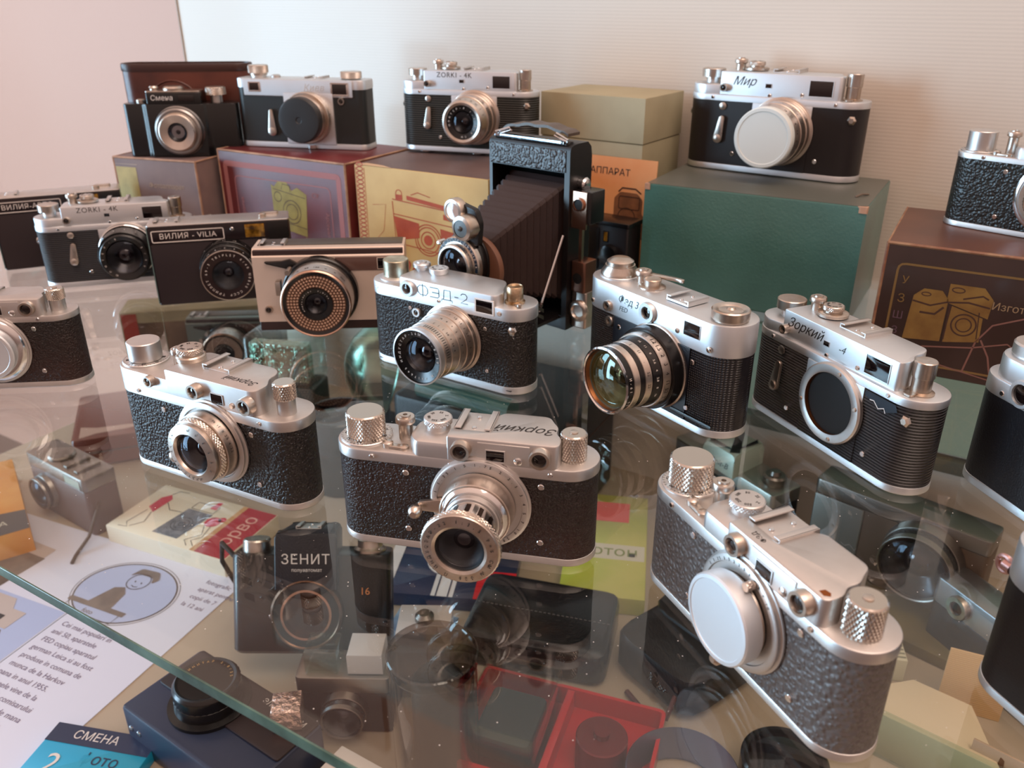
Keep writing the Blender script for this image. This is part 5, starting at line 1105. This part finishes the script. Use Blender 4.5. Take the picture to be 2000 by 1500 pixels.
# camera at right with round window
t = simple_cam('rangefinder_camera', 'dark camera with silver front strip and round eyelet window under the glass', 80, 690, Z0, -38, 150, 34, 74, BLACK, mat('pale_silver_top', '#b8bcc0', .32, 1.), lens=None, top=26)
rwin(t, (-46, -17.4, 60), 11, 5, CHROME2, 6)
# tan corrugated card
t = thing('price_card', 'small tan ribbed card standing under the glass left of the nearest black camera', 'card', 54, 646, Z0, 8, None)
bm = bmn(); box(bm, -22, 26, -1, 1, 0, 62, .3, 0); link('card', bm, mat('tan_ribbed_card', '#cda878', .55, bump='ribz', bscale=160, bstr=.5), t)
# acrylic stand
t = thing('display_stand', 'clear acrylic stand with a pale sloping block under the glass', 'display stand', 22, 590, Z0, -8, None)
bm = bmn(); prism(bm, [(-58, -30), (62, -30), (30, 24), (-14, 24)], 0, 40, .8); link('sloping_block', bm, mat('cream_card_base', '#d6c3a2', .45), t)
bm = bmn(); box(bm, -70, 66, -34, -31, 0, 46, .6); box(bm, -72, -69, -34, 20, 0, 46, .6); box(bm, -120, -70, 16, 19, 0, 46, .6); link('clear_walls', bm, CLR, t)
t = thing('name_tag', 'small beige plastic tag with a dark figure beside the acrylic stand', 'tag', 78, 560, Z0, -10, None)
bm = bmn(); box(bm, -20, 22, -1, 1, 20, 50, .4); box(bm, -2, 2, -1, 3, 0, 22, .3); link('tag_plate', bm, mat('beige_plastic', '#b59a80', .35), t)
bm = bmn(); plate(bm, fillet([(-6, 25), (6, 25), (3, 33), (2, 44), (-1, 46), (-2, 33)], 1)); on_front(bm, 2); link('printed_figure', bm, mat('sepia_print', '#6e4a32', .5), t)
# tall clear canister
t = thing('clear_canister', 'tall translucent round canister under the glass below the extended lens', 'canister', -293, 371, Z0, 0, None)
bm = bmn(); lathe(bm, [(31, 0), (32.5, 2), (32.5, 112), (30, 112), (30, 3)], ZAX((0, 0, 0)), 64, cap1=True); link('clear_wall', bm, glassmat('smoky_clear_plastic', (.80, .76, .73), .05, .03), t)
bm = bmn(); lathe(bm, [(33, 108), (33.6, 110), (33.6, 117), (32.4, 118), (30.6, 118), (30, 116.6), (0.01, 116.6)], ZAX((0, 0, 0)), 64, cap1=False); link('lid', bm, glassmat('frosted_lid', (.62, .58, .57), .06, .08), t)
bm = bmn(); lathe(bm, [(20, 4), (20, 88), (17, 92)], ZAX((2, 2, 0)), 40); link('dark_film_roll', bm, mat('dark_brown_roll', '#2b1d18', .4), t)
# stitched black leather case
t = thing('camera_case', 'stitched black leather case lying under the front centre camera below the glass', 'camera case', -292, 535, Z0, 16, LWG)
bm = bmn(); box(bm, -66, 66, -46, 48, 0, 34, 5, 14); link('leather_shell', bm, mat('navy_black_leather', '#0d0f14', .22, coat=.4), t)
bm = bmn()
for k in range(30): box(bm, -62 + k*4.2, -59.6 + k*4.2, -.4, .4, 34, 34.5, 0)
link('stitching', bm, mat('grey_thread', '#5c5a58', .7), t)
bm = bmn(); tube(bm, [(-60, -40, 18), (-74, -60, 8), (-80, -84, 4)], 4, 8); link('strap', bm, BLACKM, t); part_lathe('strap_buckle', [(6, 0), (6, 6), (3, 7)], ZAX((-75, -60, 8)), BRASSY, t, 20)
# blue, white and red box + photo card
t = thing('film_box', 'navy, white and red film box with a round emblem under the extended lens', 'film box', -418, 560, Z0, 24, LWG)
bm = bmn(); box(bm, -62, 72, -42, 42, 0, 16, .8, 1); link('carton', bm, mat('navy_card', '#1d2c4a', .4, coat=.3), t)
bm = bmn(); plate(bm, [(-62, -42), (-50, -42), (-50, 42), (-62, 42)], 16, .2); plate(bm, [(-8, -42), (14, -42), (14, -4), (-8, -4)], 16, .2); plate(bm, circ(2, 14, 24), 16, .2); link('white_print', bm, mat('white_print', '#dcdad6', .45), t)
bm = bmn(); ribbon(bm, circ(2, 14, 20), 1.6, 16, .4, True); ribbon(bm, [(-3, -42), (-3, -6)], 1.4, 16, .4); ribbon(bm, [(9, -42), (9, -6)], 1.4, 16, .4); link('emblem_lines', bm, mat('navy_card', '#1d2c4a', .4), t)
bm = bmn(); plate(bm, [(34, -42), (72, -42), (72, 2), (34, 2)], 16, .2); link('red_square', bm, mat('signal_red_print', '#d01f28', .4, coat=.3), t)
t = thing('photo_card', 'small blue photograph lying beside the navy box under the glass', 'photograph', -400, 492, Z0, 14, None)
bm = bmn(); box(bm, -30, 30, -22, 22, 0, 1.4, .2); link('card', bm, mat('blue_photo', '#4a6c8c', .3, col2='#9fb3c0', csc=28), t)
# reflex camera ЗЕНИТ, leaning back
t = thing('reflex_camera', 'black reflex camera with white prism lettering and open ringed lens mount', 'camera', -449, 402, Z0 + 22, 31, LWG, rot=(radians(-22), 0, radians(31)))
BB = mat('satin_black_plastic', '#0f0e0f', .3)
bm = bmn(); prism(bm, fillet([(-69, -17), (69, -17), (69, 17), (-69, 17)], [12, 12, 8, 8]), 0, 88, 3, 3); link('body_shell', bm, BB, t)
bm = bmn(); prism(bm, fillet([(-28, -26), (26, -26), (22, 17), (-24, 17)], 2), 60, 110, 6); link('prism_housing', bm, mat('blue_black_enamel', '#10121c', .3), t)
text(t, 'ЗЕНИТ', 12, (-1, -26.2, 86), FRONT, WINK, name='lettering', space=1.1); text(t, 'полуавтомат', 4.2, (0, -26.2, 77), FRONT, WINK, name='lettering')
shoe(t, -12, 10, -14, 6, 110, CHROME)
part_lathe('speed_dial', [(12, 88), (12, 97), (11, 98.4), (8, 98.4)], ZAX((-50, 0, 0)), CHROME2, t, 40)
part_lathe('rewind_knob', [(14, 88), (14, 90), (11, 92), (11, 98), (9, 99)], ZAX((50, 0, 0)), CHROME2, t, 40)
text(t, '16', 9, (48, -17.2, 56), FRONT, mat('orange_numerals', '#c98858', .5), name='lettering')
c = (-1, -17, 38); part_lathe('mount_ring', [(31, 0), (31, 8), (29, 10), (28, 9)], YAX(c), mat('bronze_mount_ring', '#6f5546', .25, 1.), t, 64, cap0=False, cap1=False)
part_lathe('mount_face', [(28.4, 9), (21, 8.4)], YAX(c), BB, t, 60, cap0=False, cap1=False)
part_lathe('inner_ring', [(22, 8.2), (22, 9.6), (20, 9.6), (19.6, 0)], YAX(c), mat('warm_chrome', '#c7a48f', .22, 1.), t, 60, cap0=False, cap1=False)
part_lathe('mirror_chamber', [(20, 1), (.01, 1)], YAX(c), mat('brown_mirror', '#3c2418', .1, .6), t, 40, cap0=False, cap1=False)
screw(t, (-33, -17, 34), 2.4); bm = bmn(); tube(bm, [(-68, 0, 80), (-84, 8, 92), (-92, 30, 70), (-78, 60, 20), (-60, 90, -8)], 2.2, 8); link('strap', bm, BLACKM, t)
# blue-black camera lying on its back
t = thing('compact_camera', 'blue-black camera lying on its back below the green glass edge', 'camera', -446, 296, Z0, -3, LWG)
NB = mat('navy_plastic', '#252f45', .34)
bm = bmn(); box(bm, -70, 76, -40, 36, 0, 42, 2.4, 4); link('body_shell', bm, NB, t)
bm = bmn(); box(bm, -66, 74, -8, 35, 41.6, 44, .8, 3); link('face_panel', bm, mat('dark_plastic_front', '#211619', .4), t)
c = (-14, 2, 42); bm = bmn(); lathe(bm, [(32, -2), (32, 3), (27, 4), (26, 12), (25.4, 12.4)], ZAX(c), 60); link('lens_mount', bm, BLACK, t)
bm = bmn(); lathe(bm, [(25.6, 10), (25.6, 22), (24, 24)], ZAX(c), 72, knurl=(0, .5, 5)); link('focusing_ring', bm, BLACK, t)
part_lathe('name_ring', [(24, 24), (23, 25), (15, 21)], ZAX(c), BLACKM, t, 60, cap0=False, cap1=False); part_lathe('front_glass', [(15, 21), (10, 23), (.01, 24)], ZAX(c), LENSIN, t, 40, cap0=False, cap1=False)
ringtext(t, 'МИНИТАР 2,8/35', 3, 19, (c[0], c[1], c[2] + 24.2), mat('gold_letters', '#c89a58', .5), 200, 40, fn='Z')
text(t, 'ЭЛИКОН 35СМ', 6.4, (44, 26, 44.2), (0, 0, 0), WINK, name='lettering')
for y_ in (-20, -30): screw(t, (-52 - (y_ + 30), -40, 22), 2.6)
t = thing('flash_cube', 'glittering square flash cube resting on the blue-black camera', 'flash cube', -392, 316, Z0 + 44.2, 40, LWG)
bm = bmn(); box(bm, -11, 11, -11, 11, 0, 19, 1); link('cube', bm, mat('crinkled_foil_pink', '#d3b9ae', .15, .9, bump='noise', bscale=160, bstr=1., bdist=.004), t)
t = thing('film_packet', 'bright teal film packet at the bottom left', 'film packet', -522, 232, Z0, 20, LWG)
bm = bmn(); box(bm, -48, 42, -32, 24, 0, 12, .8, 1); link('carton', bm, mat('turquoise_card', '#1f9cc0', .4, coat=.3), t)
bm = bmn(); plate(bm, [(-48, 6), (42, 6), (42, 24), (-48, 24)], 12, .2); link('navy_band', bm, mat('navy_card', '#1d2c4a', .4), t)
text(t, 'СМЕНА', 11, (-8, 15, 12.3), (0, 0, 0), WINK, name='printed_text'); text(t, 'фото', 14, (8, -4, 12.3), (0, 0, 0), mat('navy_card', '#1d2c4a', .4), name='printed_text'); text(t, '2', 26, (-28, -14, 12.3), (0, 0, 0), WINK, name='printed_text')
# small dark camera with glass cube finder
t = simple_cam('compact_camera', 'small dark camera with a glassy viewfinder block under the glass', -384, 374, Z0, 30, 76, 32, 58, mat('black_box_leather', '#130e10', .4), GRYM, lens=(0, 26, 19, 16))
bm = bmn(); box(bm, -30, -4, -12, 12, 58, 80, 1); link('glass_finder', bm, CLR, t); bm = bmn(); box(bm, 4, 32, -12, 14, 58, 78, 1); link('white_finder_cap', bm, mat('pale_grey_plastic', '#b0aca8', .4), t)
t = thing('small_box', 'small brown and white box with a round knob under the glass', 'box', -352, 438, Z0, 30, None)
bm = bmn(); box(bm, -22, 22, -18, 18, 0, 70, .8, 1); link('carton', bm, mat('brown_white_card', '#8f6b58', .5), t); bm = bmn(); box(bm, -22.4, 22.4, -18.4, 18.4, 50, 71, .8, 1); link('lid', bm, mat('pale_grey_plastic', '#b0aca8', .4), t)
part_lathe('round_knob', [(8, 71), (8, 75), (5, 78)], ZAX((0, 0, 0)), GRYM, t, 30)
t = thing('small_box', 'little white carton lying under the glass at the bottom beside the canister', 'box', -335, 322, Z0, 0, None)
bm = bmn(); box(bm, -24, 22, -12, 14, 0, 18, .6, 1); link('carton', bm, mat('white_print', '#dcdad6', .45), t)
t = thing('film_can', 'silver-grey plastic box at the bottom edge under the glass corner', 'box', -388, 246, Z0, -4, None)
bm = bmn(); box(bm, -44, 40, -24, 20, 0, 20, 1.2, 3); link('box_body', bm, mat('blue_grey_plastic', '#7e8c9a', .35), t)
bm = bmn(); box(bm, -40, 36, -20, 16, 20, 22, .6, 2); link('lid', bm, mat('pale_grey_plastic', '#b0aca8', .4), t)
# red tray with clear boxes
t = thing('red_tray', 'bright red plastic tray under the glass at the bottom centre', 'tray', -226, 430, Z0, 12, None)
bm = bmn(); R = mat('red_plastic', '#b3141c', .3, coat=.3); PP = rrect(-72, 84, -52, 50, 6)
loft(bm, [lp(PP, 0), lp(PP, 22), lp(offs(PP, 3), 22), lp(offs(PP, 3), 3)]); box(bm, 2, 8, -48, 46, 2, 22, .5); link('tray', bm, R, t)
t = thing('clear_box', 'open clear plastic box standing in the red tray', 'plastic box', -256, 424, Z0 + 3.2, 12, LWG)
bm = bmn(); PQ = rrect(-32, 30, -40, 38, 4); loft(bm, [lp(PQ, 0), lp(PQ, 46), lp(offs(PQ, 1.6), 46), lp(offs(PQ, 1.6), 2)]); link('clear_walls', bm, CLR, t)
bm = bmn(); box(bm, -24, 22, -30, 24, 2.2, 26, 2, 6); link('dark_contents', bm, mat('dark_teal_foam', '#20282a', .5), t)
t = thing('film_cassette', 'dark red film cassette in the right half of the red tray', 'film cassette', -184, 436, Z0 + 3, 30, LWG)
bm = bmn(); lathe(bm, [(19, 0), (20, 1), (20, 30), (19, 31), (6, 31), (6, 36), (4, 36)], ZAX((0, 0, 0)), 40); link('cassette_shell', bm, mat('dark_red_tin', '#6a1418', .3, .4), t)
t = thing('lens_hood', 'round grey lens hood lying under the glass near the bottom edge', 'lens hood', -120, 440, Z0, 0, LWG)
bm = bmn(); lathe(bm, [(38, 0), (42, 30), (41, 31), (36, 4)], ZAX((0, 0, 0)), 60, cap0=False, cap1=False); link('hood', bm, mat('grey_blue_metal', '#8388a0', .3, .8), t)
t = thing('camera_lens', 'short black lens lying face up under the glass below the front right camera', 'lens', -58, 486, Z0, 0, LWG)
bm = bmn(); lathe(bm, [(30, 0), (32, 2), (32, 34), (30, 36), (27, 36), (26, 32)], ZAX((0, 0, 0)), 60); link('lens_barrel', bm, BLACK, t); part_lathe('front_glass', [(26, 33), (14, 36), (.01, 37)], ZAX((0, 0, 0)), LENSIN, t, 40, cap0=False, cap1=False)
# black bag added for the dark reflection below the front right camera
t = thing('added_dark_bag', 'added black bag shape darkening the glass reflection under the front right camera', 'bag', -158, 586, Z0, -22, LWG)
bm = bmn(); box(bm, -46, 48, -68, 66, 0, 44, 9, 22); link('added_bag_body', bm, mat('dark_reflection_black', '#09080a', .34, bump='noise', bscale=260, bstr=.25), t)
bm = bmn(); box(bm, -47, 49, -20, 67, 40, 47, 3, 22); link('flap', bm, mat('dark_reflection_black', '#09080a', .34), t)
bm = bmn(); lathe(bm, [(5, 0), (5, 2), (3, 3)], ZAX((0, -8, 46.5)), 20); link('snap_fastener', bm, CHROME2, t)
bm = bmn(); tube(bm, [(30, -60, 30), (34, -78, 8), (14, -84, 4), (-10, -80, 4)], 2.4, 8); link('strap', bm, mat('dark_red_strap', '#4a1612', .5), t)
